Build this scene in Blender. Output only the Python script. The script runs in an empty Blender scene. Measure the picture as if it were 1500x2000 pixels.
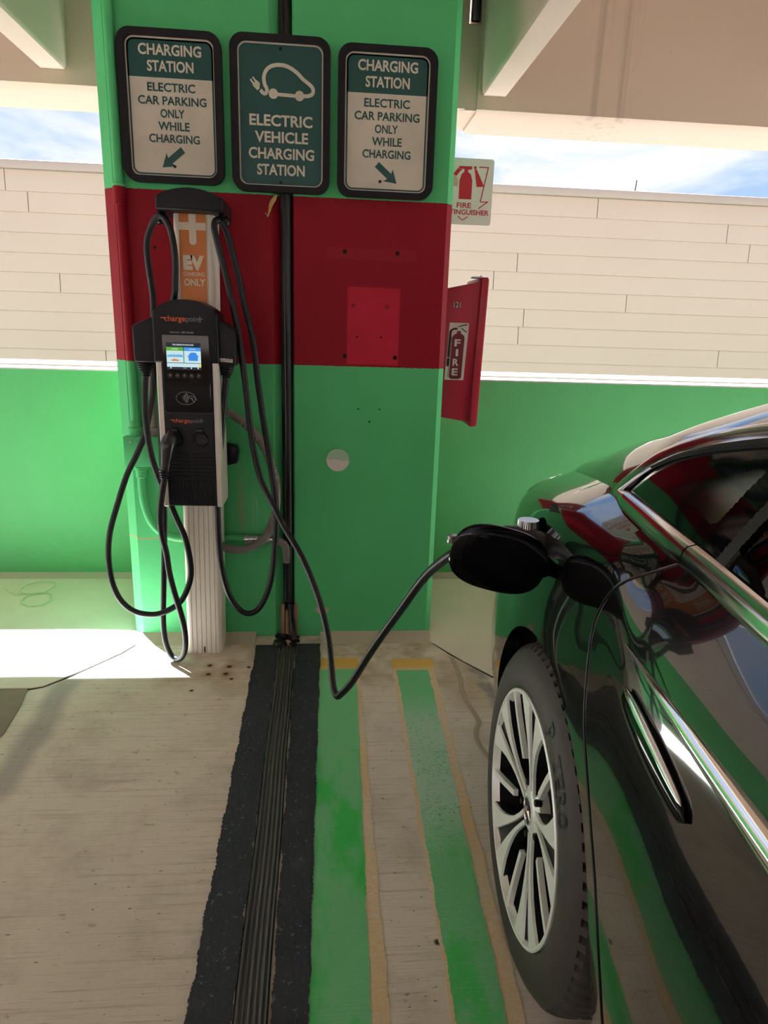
import bpy, bmesh, math, random
import numpy as np
from mathutils import Vector, Matrix
random.seed(7)
C = bpy.context.scene.collection
sc = bpy.context.scene
PI = math.pi

# ------------------------------------------------------------------ camera
cam = bpy.data.cameras.new('camera'); camo = bpy.data.objects.new('camera', cam); C.objects.link(camo)
cam.sensor_fit = 'VERTICAL'; cam.sensor_height = 36.0; cam.lens = 23.724; cam.clip_start = 0.02
_R = ((0.99624959, 0.00855509, 0.0861021), (-0.08069949, -0.2671173, 0.9602791), (0.03121464, -0.96362605, -0.26542511))
_m = Matrix(((_R[0][0], -_R[0][1], -_R[0][2]), (_R[1][0], -_R[1][1], -_R[1][2]), (_R[2][0], -_R[2][1], -_R[2][2]))).to_4x4()
_m.translation = (0, -2.77, 1.3412)
camo.matrix_world = _m
sc.camera = camo

# ------------------------------------------------------------------ world, sun, exposure
EXP = 2.48
SKY = 0.19
SUN = 12.5
sc.view_settings.view_transform = 'Standard'; sc.view_settings.look = 'None'
sc.view_settings.gamma = 1.0; sc.view_settings.use_curve_mapping = False
sc.view_settings.exposure = EXP
sc.cycles.max_bounces = 10; sc.cycles.diffuse_bounces = 6; sc.cycles.glossy_bounces = 6; sc.cycles.transmission_bounces = 8
sc.cycles.use_denoising = True
sc.cycles.sample_clamp_indirect = 6.0

def s2l(c):
    return tuple((v/255/12.92 if v/255 <= .04045 else ((v/255+.055)/1.055)**2.4) for v in c)

w = bpy.data.worlds.new('sky'); sc.world = w; w.use_nodes = True
nt = w.node_tree; nt.nodes.clear()
def wn(t): return nt.nodes.new(t)
tc = wn('ShaderNodeTexCoord'); sep = wn('ShaderNodeSeparateXYZ'); nt.links.new(tc.outputs['Generated'], sep.inputs[0])
ramp = wn('ShaderNodeValToRGB'); nt.links.new(sep.outputs['Z'], ramp.inputs[0])
ramp.color_ramp.elements[0].position = 0.0; ramp.color_ramp.elements[0].color = (.62, .68, .74, 1)
ramp.color_ramp.elements[1].position = .75; ramp.color_ramp.elements[1].color = (.16, .33, .72, 1)
e = ramp.color_ramp.elements.new(.10); e.color = (.52, .70, .95, 1)
e = ramp.color_ramp.elements.new(.3); e.color = (.30, .52, .92, 1)
mp = wn('ShaderNodeMapping'); mp.inputs['Scale'].default_value = (1.6, 1.6, 4.2); mp.inputs['Location'].default_value = (.35, .2, .1)
nt.links.new(tc.outputs['Generated'], mp.inputs[0])
nz = wn('ShaderNodeTexNoise'); nz.inputs['Scale'].default_value = 1.9; nz.inputs['Detail'].default_value = 9; nz.inputs['Roughness'].default_value = .58
nz.inputs['Distortion'].default_value = .5
nt.links.new(mp.outputs[0], nz.inputs['Vector'])
cr = wn('ShaderNodeValToRGB'); cr.color_ramp.elements[0].position = .43; cr.color_ramp.elements[1].position = .64
nt.links.new(nz.outputs['Fac'], cr.inputs[0])
mx = wn('ShaderNodeMix'); mx.data_type = 'RGBA'
nt.links.new(cr.outputs[0], mx.inputs[0]); nt.links.new(ramp.outputs[0], mx.inputs[6]); mx.inputs[7].default_value = (1.0, 1.02, 1.06, 1)
bg = wn('ShaderNodeBackground'); bg.inputs[1].default_value = SKY
nt.links.new(mx.outputs[2], bg.inputs[0])
ow = wn('ShaderNodeOutputWorld'); nt.links.new(bg.outputs[0], ow.inputs[0])

sl = bpy.data.lights.new('sun', 'SUN'); so = bpy.data.objects.new('sun', sl); C.objects.link(so)
sl.energy = SUN; sl.angle = math.radians(.9); sl.color = (.94, 1.0, 1.10)
_el = math.radians(52)
_d = Vector((.655*math.cos(_el), -.755*math.cos(_el), -math.sin(_el)))
so.rotation_euler = _d.to_track_quat('-Z', 'Y').to_euler(); so.location = (-8, 10, 15)

# ------------------------------------------------------------------ node helper
class NT:
    def __init__(s, name):
        s.mat = bpy.data.materials.new(name); s.mat.use_nodes = True
        s.t = s.mat.node_tree; s.b = s.t.nodes['Principled BSDF']
        s.geo = s.t.nodes.new('ShaderNodeNewGeometry')
        q = s.t.nodes.new('ShaderNodeSeparateXYZ'); s.t.links.new(s.geo.outputs['Position'], q.inputs[0])
        s.x, s.y, s.z = q.outputs
        s.pos = s.geo.outputs['Position']
    def _in(s, sock, v):
        if isinstance(v, bpy.types.NodeSocket): s.t.links.new(v, sock)
        elif isinstance(v, tuple) and len(v) == 3 and sock.type == 'RGBA': sock.default_value = (*v, 1)
        else: sock.default_value = v
    def m(s, op, a, b=0.0, c=None, clamp=False):
        n = s.t.nodes.new('ShaderNodeMath'); n.operation = op; n.use_clamp = clamp
        s._in(n.inputs[0], a); s._in(n.inputs[1], b)
        if c is not None: s._in(n.inputs[2], c)
        return n.outputs[0]
    def noise(s, scale, detail=4, rough=.55, stretch=None, vec=None, dist=0.0):
        n = s.t.nodes.new('ShaderNodeTexNoise'); n.inputs['Scale'].default_value = scale
        n.inputs['Detail'].default_value = detail; n.inputs['Roughness'].default_value = rough; n.inputs['Distortion'].default_value = dist
        v = vec if vec is not None else s.pos
        if stretch:
            k = s.t.nodes.new('ShaderNodeMapping'); k.inputs['Scale'].default_value = stretch
            s.t.links.new(v, k.inputs[0]); v = k.outputs[0]
        s.t.links.new(v, n.inputs['Vector'])
        return n.outputs['Fac']
    def ss(s, v, lo, hi):
        n = s.t.nodes.new('ShaderNodeMapRange'); n.interpolation_type = 'SMOOTHSTEP'
        s._in(n.inputs[0], v); n.inputs[1].default_value = lo; n.inputs[2].default_value = hi
        return n.outputs[0]
    def box(s, v, lo, hi, soft):
        return s.m('MULTIPLY', s.ss(v, lo-soft, lo+soft), s.m('SUBTRACT', 1.0, s.ss(v, hi-soft, hi+soft)))
    def dot(s, a, b, a0, b0, r, soft):
        d = s.m('POWER', s.m('ADD', s.m('POWER', s.m('SUBTRACT', a, a0), 2.0), s.m('POWER', s.m('SUBTRACT', b, b0), 2.0)), .5)
        return s.m('SUBTRACT', 1.0, s.ss(d, r-soft, r+soft))
    def mul(s, a, b): return s.m('MULTIPLY', a, b)
    def mix(s, f, a, b):
        n = s.t.nodes.new('ShaderNodeMix'); n.data_type = 'RGBA'
        s._in(n.inputs[0], f); s._in(n.inputs[6], a); s._in(n.inputs[7], b)
        return n.outputs[2]
    def done(s, col, rough=.6, metal=0.0, bump=None, bstr=.3, bdist=.004, spec=.5, coat=0.0):
        s._in(s.b.inputs['Base Color'], col); s._in(s.b.inputs['Roughness'], rough); s._in(s.b.inputs['Metallic'], metal)
        s.b.inputs['Specular IOR Level'].default_value = spec
        if coat: s.b.inputs['Coat Weight'].default_value = coat; s.b.inputs['Coat Roughness'].default_value = .02
        if bump is not None:
            n = s.t.nodes.new('ShaderNodeBump'); n.inputs['Strength'].default_value = bstr; n.inputs['Distance'].default_value = bdist
            s.t.links.new(bump, n.inputs['Height']); s.t.links.new(n.outputs[0], s.b.inputs['Normal'])
        return s.mat

def simple(name, rgb, rough=.5, metal=0.0, nscale=0, namt=.12, bump=0, bstr=.15, spec=.5, coat=0.0):
    n = NT(name); col = s2l(rgb) if max(rgb) > 1.0 else rgb
    c = col
    if nscale:
        f = n.noise(nscale); c = n.mix(f, tuple(v*(1-namt) for v in col), tuple(min(1, v*(1+namt)) for v in col))
    b = n.noise(bump, 5) if bump else None
    return n.done(c, rough, metal, b, bstr, .002, spec, coat)

# ------------------------------------------------------------------ materials
GREEN = (.092, .49, .185); RED = (.265, .006, .016); CONC = (.78, .72, .63); BEIGE = (.54, .43, .345)

def paint_mat(name, bands):
    n = NT(name)
    G_ = GREEN if bands else (.10, .40, .15)
    g = n.mix(n.noise(2.2, 5), tuple(v*.86 for v in G_), tuple(v*1.14 for v in G_))
    if bands:
        jit = n.mul(n.m('SUBTRACT', n.noise(60, 3), .5), .006)
        zz = n.m('ADD', n.z, jit)
        red = n.mul(n.m('GREATER_THAN', zz, 1.181), n.m('LESS_THAN', zz, 1.800))
        pat = n.mul(n.box(n.x, .079, .284, .004), n.box(n.z, 1.19, 1.485, .004))
        pat = n.mul(pat, n.m('ADD', .55, n.mul(n.noise(9, 4), .6)))
        r = n.mix(n.noise(3, 5), tuple(v*.9 for v in RED), tuple(v*1.1 for v in RED))
        r = n.mix(pat, r, (.52, .018, .045))
        # paint shadow of a removed bracket
        br = n.mul(n.box(n.x, -.005, .345, .003), n.box(n.z, 1.585, 1.625, .003))
        r = n.mix(n.mul(br, n.mul(n.noise(25, 4), .22)), r, (.42, .05, .08))
        g2 = n.mix(red, g, r)
        # scuffs and flakes near the foot
        fl = n.m('GREATER_THAN', n.noise(26, 6, .6), n.m('ADD', .68, n.mul(n.z, .28)))
        fl = n.mul(fl, n.m('LESS_THAN', n.z, .34))
        g2 = n.mix(fl, g2, (.42, .36, .26))
        # rust runs under the round plate
        run = n.mul(n.box(n.x, -.368, -.336, .008), n.box(n.z, .50, .765, .05))
        run = n.mul(run, n.ss(n.noise(30, 4, .6, (1.0, 1.0, .12)), .42, .66))
        g2 = n.mix(n.mul(run, .75), g2, (.36, .25, .13))
        run = n.mul(n.box(n.x, -.42, -.24, .02), n.box(n.z, .42, .76, .06))
        run = n.mul(run, n.ss(n.noise(55, 3, .6, (1.0, 1.0, .05)), .60, .72))
        g2 = n.mix(n.mul(run, .55), g2, (.45, .45, .36))
        # spalled strip along the joint and chips
        sp = n.mul(n.box(n.x, -.245, -.200, .012), n.box(n.z, .40, .72, .03))
        sp = n.mul(sp, n.m('GREATER_THAN', n.noise(22, 5, .6, (1, 1, .35)), .56))
        g2 = n.mix(sp, g2, (.48, .42, .33))
        # crack on the left pier
        cz = n.m('ADD', .452, n.mul(n.m('SUBTRACT', n.noise(14, 4, .6, (1, 0, 0)), .5), .05))
        ck = n.mul(n.m('LESS_THAN', n.m('ABSOLUTE', n.m('SUBTRACT', n.z, cz)), .0028), n.m('LESS_THAN', n.x, -.60))
        g2 = n.mix(ck, g2, (.40, .30, .16))
        # bolt holes
        for (a, b, r0) in ((.065, 1.613, .0085), (.268, 1.614, .0085), (.071, 1.221, .0085), (.272, 1.22, .0085),
                           (-.648, 1.60, .006), (-.365, 1.59, .006), (.129, 1.011, .0035), (.216, 1.011, .0035), (.176, .96, .004), (.118, 1.297, .004), (.214, 1.297, .004)):
            g2 = n.mix(n.dot(n.x, n.z, a, b, r0, .0015), g2, (.012, .006, .006))
        for (a, b) in ((.10, 1.416), (.235, 1.414)):
            g2 = n.mix(n.mul(n.dot(n.x, n.z, a, b, .009, .006), .7), g2, (.10, .01, .015))
        # chip right of the joint near the floor
        chip = n.m('LESS_THAN', n.m('ADD', n.m('POWER', n.mul(n.m('SUBTRACT', n.x, -.012), 28.0), 2.0), n.m('ADD', n.m('POWER', n.mul(n.m('SUBTRACT', n.z, .124), 40.0), 2.0), n.mul(n.noise(60, 3), .9))), 1.1)
        g2 = n.mix(chip, g2, (.50, .40, .26))
        # bare concrete at the joint foot
        fo = n.mul(n.box(n.x, -.195, -.118, .006), n.m('LESS_THAN', n.m('ADD', n.z, n.mul(n.noise(40), .05)), .175))
        g2 = n.mix(fo, g2, (.40, .29, .17))
        bz = n.m('ADD', n.noise(70, 6), n.mul(n.noise(9, 4), 1.2))
        return n.done(g2, .5, 0, bz, .22, .003, .15)
    # parapet paint
    bz = n.m('ADD', n.noise(45, 6, .6), n.mul(n.noise(7, 4), 2.0))
    fl = n.m('GREATER_THAN', n.noise(60, 4, .6), .80)
    g = n.mix(n.mul(fl, .5), g, (.03, .10, .05))
    return n.done(g, .5, 0, bz, .35, .005, .2)

M_column = paint_mat('column_paint', True)
M_parapet = paint_mat('parapet_green_paint', False)

def concrete_floor():
    n = NT('broomed_concrete')
    c = n.mix(n.noise(1.3, 6, .6), tuple(v*.80 for v in CONC), tuple(v*1.12 for v in CONC))
    c = n.mix(n.mul(n.ss(n.noise(3.4, 6, .7), .46, .72), .45), c, (.36, .31, .25))
    # brown damp stain in front of the piers
    st = n.mul(n.box(n.x, -.62, .62, .22), n.box(n.y, -.46, .05, .12))
    st = n.mul(st, n.ss(n.noise(7, 6, .65), .34, .70))
    c = n.mix(n.mul(st, .62), c, (.34, .20, .085))
    st = n.mul(n.box(n.x, .47, .62, .06), n.box(n.y, -.62, -.28, .1))
    c = n.mix(n.mul(n.mul(st, n.noise(9, 5)), .9), c, (.36, .23, .10))
    # grey rubbed streaks
    xs = n.m('ADD', -.965, n.m('ADD', n.mul(n.m('SUBTRACT', n.noise(2.6, 3), .5), .09), n.mul(n.m('ADD', n.y, .37), -.02)))
    sk = n.mul(n.m('SUBTRACT', 1.0, n.ss(n.m('ABSOLUTE', n.m('SUBTRACT', n.x, xs)), .018, .075)), n.box(n.y, -1.05, -.36, .05))
    c = n.mix(n.mul(sk, .55), c, (.215, .205, .215))
    xs = n.m('ADD', .602, n.mul(n.m('ADD', n.y, .30), -.16))
    sk = n.mul(n.m('SUBTRACT', 1.0, n.ss(n.m('ABSOLUTE', n.m('SUBTRACT', n.x, xs)), .01, .055)), n.box(n.y, -.78, -.30, .06))
    c = n.mix(n.mul(n.mul(sk, n.ss(n.noise(8, 4), .3, .6)), .75), c, (.17, .165, .175))
    # broom lines across the bay, broken up
    lines = n.noise(1.0, 4, .75, (2.2, 75.0, 1.0))
    fine = n.noise(1.0, 4, .6, (9.0, 210.0, 1.0))
    c = n.mix(n.mul(n.ss(lines, .50, .72), .46), c, (.30, .26, .205))
    c = n.mix(n.mul(n.ss(fine, .55, .75), .42), c, (.27, .23, .18))
    # pits and specks
    pit = n.m('GREATER_THAN', n.noise(48, 3, .5, (1.0, 2.2, 1.0)), .70)
    c = n.mix(n.mul(pit, .75), c, (.10, .085, .06))
    pit = n.m('GREATER_THAN', n.noise(14, 6, .65, (1.0, 2.0, 1.0)), .655)
    c = n.mix(n.mul(pit, .4), c, (.22, .17, .11))
    # rust spots of removed anchors
    for (a, b) in ((-.46, -.265), (-.381, -.276), (-.454, -.336), (-.387, -.334)):
        c = n.mix(n.mul(n.dot(n.x, n.y, a, b, .022, .018), .45), c, (.30, .15, .05))
        c = n.mix(n.dot(n.x, n.y, a, b, .010, .005), c, (.075, .028, .015))
    for (a, b) in ((-.303, -.282), (-.36, -.374), (-.496, -.458), (.261, -1.572)):
        c = n.mix(n.dot(n.x, n.y, a, b, .008, .004), c, (.05, .04, .035))
    h = n.m('ADD', n.mul(lines, .8), n.m('ADD', n.mul(fine, .6), n.mul(n.noise(60, 5), .6)))
    return n.done(c, .82, 0, h, .35, .004, .35)
M_floor = concrete_floor()

def rough_conc(name, col, amt=.12, sc_=2.0, drip=False):
    n = NT(name)
    c = n.mix(n.noise(sc_, 6, .6), tuple(v*(1-amt) for v in col), tuple(v*(1+amt) for v in col))
    pit = n.m('GREATER_THAN', n.noise(40, 4, .5), .74)
    c = n.mix(n.mul(pit, .45), c, tuple(v*.35 for v in col))
    if drip:
        d = n.mul(n.box(n.x, 1.16, 1.42, .06), n.ss(n.noise(24, 3, .6, (1, 1, .02)), .50, .66))
        c = n.mix(n.mul(d, .35), c, tuple(v*.45 for v in col))
    return n.done(c, .85, 0, n.noise(55, 6), .25, .003, .3)
M_wash = rough_conc('floor_wash_concrete', (.72, .66, .56), .14, 3)
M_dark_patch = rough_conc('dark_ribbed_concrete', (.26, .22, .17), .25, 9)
M_upper = rough_conc('beige_concrete', BEIGE, .07, 1.4, True)
M_stem = rough_conc('beam_concrete', (.60, .485, .41), .05, 2)
M_coping = rough_conc('coping_concrete', (.46, .42, .38), .06, 4)
M_lightconc = rough_conc('pale_concrete_cove', (.50, .44, .36), .15, 8)
M_ground = rough_conc('pale_roof_surface', (.135, .12, .11), .08, 1)

def siding_mat():
    n = NT('fibre_cement_siding')
    g = n.noise(1.0, 4, .6, (2.0, 2.0, 60.0))
    c = n.mix(n.noise(.8, 3), (.42, .30, .268), (.46, .337, .305))
    c = n.mix(n.mul(n.ss(g, .5, .75), .12), c, (.42, .30, .26))
    return n.done(c, .7, 0, g, .1, .002, .3)
M_siding = siding_mat()
M_cap = simple('roof_cap_metal', (.34, .25, .23), .5, 0, 1.0, .05)
M_black_plastic = simple('black_plastic', (18, 18, 22), .45, 0, 30, .1, 300, .06, spec=.28)
M_satin_black = simple('satin_black', (13, 13, 16), .32, spec=.35)
M_gloss_black = simple('gloss_black_glass', (4, 4, 6), .06, 0, spec=.22)
M_frame = simple('black_sign_frame', (20, 18, 22), .5, 0, 12, .2, 90, .06, spec=.25)
def sign_mat(name, col):
    n = NT(name)
    c = n.mix(n.ss(n.noise(5, 5, .6), .35, .7), col, tuple(v*.86 for v in col))
    c = n.mix(n.mul(n.m('GREATER_THAN', n.noise(60, 5, .6), .75), .5), c, (.06, .05, .04))
    return n.done(c, .38, 0, None)
M_sign_green = sign_mat('sign_green', (.006, .075, .068))
M_sign_white = sign_mat('sign_offwhite', (.66, .60, .50))
M_seal = simple('black_joint_seal', (9, 9, 10), .32, 0, 20, .2, 60, .2)
M_cable = simple('black_rubber_cable', (15, 15, 18), .44, 0, 40, .15, spec=.4)
M_flex = simple('grey_flexible_conduit', (118, 112, 106), .5, 0, 30, .1)
M_steel = simple('zinc_fitting', (190, 190, 192), .28, 1.0)
M_alu = simple('cream_aluminium_post', (.72, .67, .58), .42, 0, 5, .05)
M_alu_side = simple('silver_edge_trim', (.62, .58, .53), .38, .25)
M_orange = sign_mat('orange_sticker', (.62, .17, .012))
M_orange_ink = simple('orange_lettering', (.72, .12, .03), .5)
M_grey_ink = simple('grey_lettering', (120, 122, 128), .5)
M_white_ink = simple('white_lettering', (205, 205, 205), .5)
M_sticker_grey = simple('pale_grey_sticker_print', (222, 208, 186), .55)
M_red_cabinet = simple('red_moulded_plastic', (.40, .012, .035), .38, 0, 4, .12)
M_sign_red = simple('red_print', (.56, .012, .03), .5)
M_decal = simple('decal_white', (.60, .57, .50), .4)
M_decal_maroon = simple('decal_maroon', (.16, .008, .02), .4)
M_black_ink = simple('black_print', (14, 14, 16), .5)
M_white_plate = None
M_pink_ink = simple('faded_red_print', (.62, .40, .34), .5)
M_skin_leaf = simple('dry_leaf', (.50, .33, .12), .7, 0, 30, .2)
M_wire = simple('pale_green_wire', (.50, .62, .34), .5)
M_red_screw = simple('red_indicator', (.55, .05, .03), .4)

def asphalt_mat():
    n = NT('black_mastic')
    c = n.mix(n.noise(2.5, 5, .6), (.016, .018, .028), (.040, .043, .060))
    c = n.mix(n.mul(n.m('GREATER_THAN', n.noise(85, 3), .66), .6), c, (.20, .21, .24))
    c = n.mix(n.mul(n.ss(n.noise(5, 4), .62, .75), .35), c, (.13, .125, .12))
    return n.done(c, .62, 0, n.noise(95, 5, .65), .8, .006, .45)
M_mastic = asphalt_mat()
def gland_mat():
    n = NT('rubber_joint_gland')
    c = n.mix(n.noise(3, 5, .6, (6, 1, 1)), (.05, .049, .05), (.12, .117, .116))
    c = n.mix(n.mul(n.m('GREATER_THAN', n.noise(70, 4, .6), .74), .6), c, (.22, .15, .08))
    return n.done(c, .42, 0, n.noise(60, 5), .25, .003)
M_gland = gland_mat()
def stripe_green(name, worn, bright):
    n = NT(name)
    c = n.mix(n.noise(4, 5), (.165, .58, .26), (.21, .64, .31))
    br = n.mul(n.ss(n.noise(3.2, 4, .6, (2.2, 1, 1)), .46, .62), n.m('LESS_THAN', n.y, -.85))
    c = n.mix(n.mul(br, bright), c, (.04, .60, .10))
    line = n.noise(1.0, 3, .7, (1.6, 170.0, 1.0))
    gr = n.noise(75, 5, .65, (1.0, 1.5, 1.0))
    wear = n.m('GREATER_THAN', n.m('ADD', n.mul(gr, .75), n.mul(line, .35)), 1.0-worn*.56)
    c = n.mix(n.mul(wear, .6), c, (.40, .55, .40))
    if worn > .5:
        pal = n.mul(n.box(n.y, -1.25, -.62, .14), n.m('GREATER_THAN', n.m('ADD', n.noise(90, 5, .7, (1, 1.6, 1)), n.mul(n.noise(5, 3), .2)), .52))
        c = n.mix(n.mul(pal, .8), c, (.52, .72, .60))
    pit = n.m('GREATER_THAN', n.noise(48, 3, .5), .77)
    c = n.mix(n.mul(pit, .6), c, (.05, .13, .07))
    return n.done(c, .62, 0, n.m('ADD', n.mul(line, .8), n.noise(85, 5)), .4, .003, .4)
M_stripe1 = stripe_green('green_floor_paint', .30, .9)
M_stripe2 = stripe_green('worn_green_floor_paint', .62, .75)
def yellow_mat():
    n = NT('old_yellow_floor_paint')
    c = n.mix(n.noise(6, 5), (.70, .43, .09), (.82, .55, .15))
    base = n.mix(n.noise(1.3, 6), tuple(v*.8 for v in CONC), tuple(v*1.1 for v in CONC))
    fade = n.m('ADD', n.ss(n.y, -.30, -.36), 0.0)
    thr = n.m('SUBTRACT', .36, n.mul(n.ss(n.y, -.38, -.26), .30))
    gr = n.m('ADD', n.mul(n.noise(60, 5, .7, (1, 1.6, 1)), .7), n.mul(n.noise(2.2, 4), .42))
    cov = n.ss(gr, .42, .64)
    cov = n.m('MAXIMUM', n.mul(cov, .62), n.ss(n.y, -.36, -.28))
    c = n.mix(cov, base, c)
    return n.done(c, .75, 0, n.noise(80, 5), .35, .003, .35)
M_yellow = yellow_mat()

def car_paint():
    n = NT('black_metallic_car_paint')
    fl = n.m('GREATER_THAN', n.noise(900, 2), .72)
    c = n.mix(n.mul(fl, .25), (.0035, .0030, .0036), (.06, .03, .035))
    n.done(c, .12, 0, None, spec=.3, coat=1.0)
    n.b.inputs['Coat IOR'].default_value = 1.62
    return n.mat
M_paint = car_paint()
M_trim_chrome = simple('satin_bright_trim', (.66, .62, .62), .13, 1.0)
M_chrome = simple('polished_chrome', (.85, .85, .86), .05, 1.0)
M_flap = simple('black_flap_paint', (4, 4, 6), .07, spec=.22)
M_rubber = simple('dark_rubber', (15, 15, 16), .6, 0, 60, .2)
M_tyre = simple('tyre_rubber', (58, 53, 50), .62, 0, 18, .25, 120, .15)
M_tyre_mark = simple('tyre_raised_lettering', (14, 13, 13), .6)
M_alloy = simple('machined_alloy', (.90, .93, .90), .36, .35)
M_alloy_dark = simple('dark_grey_alloy', (20, 20, 23), .4, .2)
M_void = simple('dark_wheel_well', (6, 6, 6), .9)
M_pillar = simple('gloss_black_pillar', (5, 5, 6), .07, 0, spec=.6)
M_trimcloth = simple('pale_cabin_trim', (.70, .68, .62), .7)
M_seat = simple('dark_seat', (24, 23, 25), .6)
M_lamp_red = simple('tail_lamp_red', (.34, .012, .014), .08, coat=1.0)
def glass_mat():
    m = bpy.data.materials.new('tinted_car_glass'); m.use_nodes = True
    t = m.node_tree; t.nodes.clear()
    tr = t.nodes.new('ShaderNodeBsdfTransparent'); tr.inputs[0].default_value = (.82, .88, .84, 1)
    gl = t.nodes.new('ShaderNodeBsdfGlossy'); gl.inputs['Roughness'].default_value = .01
    fr = t.nodes.new('ShaderNodeFresnel'); fr.inputs[0].default_value = 1.5
    mi = t.nodes.new('ShaderNodeMixShader'); o = t.nodes.new('ShaderNodeOutputMaterial')
    t.links.new(fr.outputs[0], mi.inputs[0]); t.links.new(tr.outputs[0], mi.inputs[1]); t.links.new(gl.outputs[0], mi.inputs[2])
    t.links.new(mi.outputs[0], o.inputs[0])
    return m
M_glass = glass_mat()
M_glass_dark = M_glass.copy(); M_glass_dark.name = 'privacy_glass'
for _n in M_glass_dark.node_tree.nodes:
    if _n.type == 'BSDF_TRANSPARENT': _n.inputs[0].default_value = (.22, .27, .25, 1)
def emit(name, rgb, st=1.0):
    m = bpy.data.materials.new(name); m.use_nodes = True
    b = m.node_tree.nodes['Principled BSDF']
    b.inputs['Base Color'].default_value = (.01, .01, .01, 1)
    b.inputs['Emission Color'].default_value = (*s2l(rgb), 1); b.inputs['Emission Strength'].default_value = st*.5**EXP
    return m

# ------------------------------------------------------------------ mesh helpers
def root_loc(o):
    while o.parent: o = o.parent
    return o.location.copy(), o
def obj(name, bm, mat, parent=None, local=False, label=None, sharp=38):
    bmesh.ops.recalc_face_normals(bm, faces=bm.faces)
    a = math.radians(sharp)
    for f in bm.faces: f.smooth = True
    for e in bm.edges:
        if len(e.link_faces) == 2:
            e.smooth = e.calc_face_angle(0) < a
    if parent is not None and not local:
        l, _ = root_loc(parent); bmesh.ops.translate(bm, verts=bm.verts, vec=-l)
    me = bpy.data.meshes.new(name); bm.to_mesh(me); bm.free()
    o = bpy.data.objects.new(name, me); C.objects.link(o)
    if mat: me.materials.append(mat)
    if parent is not None: o.parent = parent
    if label: o['label'] = label
    return o
def thing(name, label, cat, loc=(0, 0, 0), rotz=0.0, group=None):
    o = bpy.data.objects.new(name, None); C.objects.link(o); o.empty_display_size = .1
    o.location = loc; o.rotation_euler = (0, 0, rotz); o['label'] = label; o['category'] = cat
    if group: o['group'] = group
    return o
def tag(o, label, cat, group=None, kind=None):
    o['label'] = label; o['category'] = cat
    if group: o['group'] = group
    if kind: o['kind'] = kind
    return o
def struct(name, bm, mat, label, cat):
    o = obj(name, bm, mat); o['kind'] = 'structure'; o['label'] = label; o['category'] = cat; return o

def B(): return bmesh.new()
def box(bm, x0, x1, y0, y1, z0, z1, bev=0.0, seg=2):
    vs = [bm.verts.new((x, y, z)) for x in (x0, x1) for y in (y0, y1) for z in (z0, z1)]
    fs = [bm.faces.new([vs[i] for i in q]) for q in ((0, 1, 3, 2), (4, 6, 7, 5), (0, 4, 5, 1), (2, 3, 7, 6), (0, 2, 6, 4), (1, 5, 7, 3))]
    if bev:
        es = list({e for f in fs for e in f.edges})
        bmesh.ops.bevel(bm, geom=es, offset=bev, segments=seg, profile=.5, affect='EDGES')
    return vs
def bx(*a, **k):
    bm = B(); box(bm, *a, **k); return bm
def prism(bm, pts, a0, a1, axis='y', bev=0.0, seg=2, capbev=True):
    def P(p, a):
        if axis == 'y': return (p[0], a, p[1])
        if axis == 'z': return (p[0], p[1], a)
        return (a, p[0], p[1])
    A = [bm.verts.new(P(p, a0)) for p in pts]; D = [bm.verts.new(P(p, a1)) for p in pts]
    n = len(pts); fa = bm.faces.new(A); fd = bm.faces.new(D[::-1])
    for i in range(n): bm.faces.new((A[i], D[i], D[(i+1) % n], A[(i+1) % n]))
    if bev:
        es = list(set(list(fa.edges)+list(fd.edges)))
        bmesh.ops.bevel(bm, geom=es, offset=bev, segments=seg, profile=.5, affect='EDGES')
def rrect(x0, x1, z0, z1, r, n=8):
    out = []
    for cx, cz, a0 in ((x1-r, z1-r, 0), (x0+r, z1-r, 90), (x0+r, z0+r, 180), (x1-r, z0+r, 270)):
        for i in range(n+1):
            a = math.radians(a0+90*i/n); out.append((cx+r*math.cos(a), cz+r*math.sin(a)))
    return out
def disc_pts(cx, cz, r, n=32): return [(cx+r*math.cos(2*PI*i/n), cz+r*math.sin(2*PI*i/n)) for i in range(n)]
def ring(bm, outer, inner, y0, y1):
    n = len(outer)
    vs = [[bm.verts.new((p[0], y, p[1])) for p in L] for y in (y0, y1) for L in (outer, inner)]
    for i in range(n):
        j = (i+1) % n
        bm.faces.new((vs[0][i], vs[0][j], vs[1][j], vs[1][i])); bm.faces.new((vs[2][i], vs[3][i], vs[3][j], vs[2][j]))
        bm.faces.new((vs[0][i], vs[2][i], vs[2][j], vs[0][j])); bm.faces.new((vs[1][i], vs[1][j], vs[3][j], vs[3][i]))
def catmull(pts, k=6, closed=False):
    P = [Vector(p) for p in pts]; n = len(P); out = []
    rng = range(n if closed else n-1)
    for i in rng:
        p1, p2 = P[i], P[(i+1) % n]
        p0 = P[(i-1) % n] if (closed or i > 0) else p1*2-p2
        p3 = P[(i+2) % n] if (closed or i+2 < n) else p2*2-p1
        for j in range(k):
            t = j/k
            out.append(.5*((2*p1)+(-p0+p2)*t+(2*p0-5*p1+4*p2-p3)*t*t+(-p0+3*p1-3*p2+p3)*t*t*t))
    if not closed: out.append(P[-1])
    return out
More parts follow.
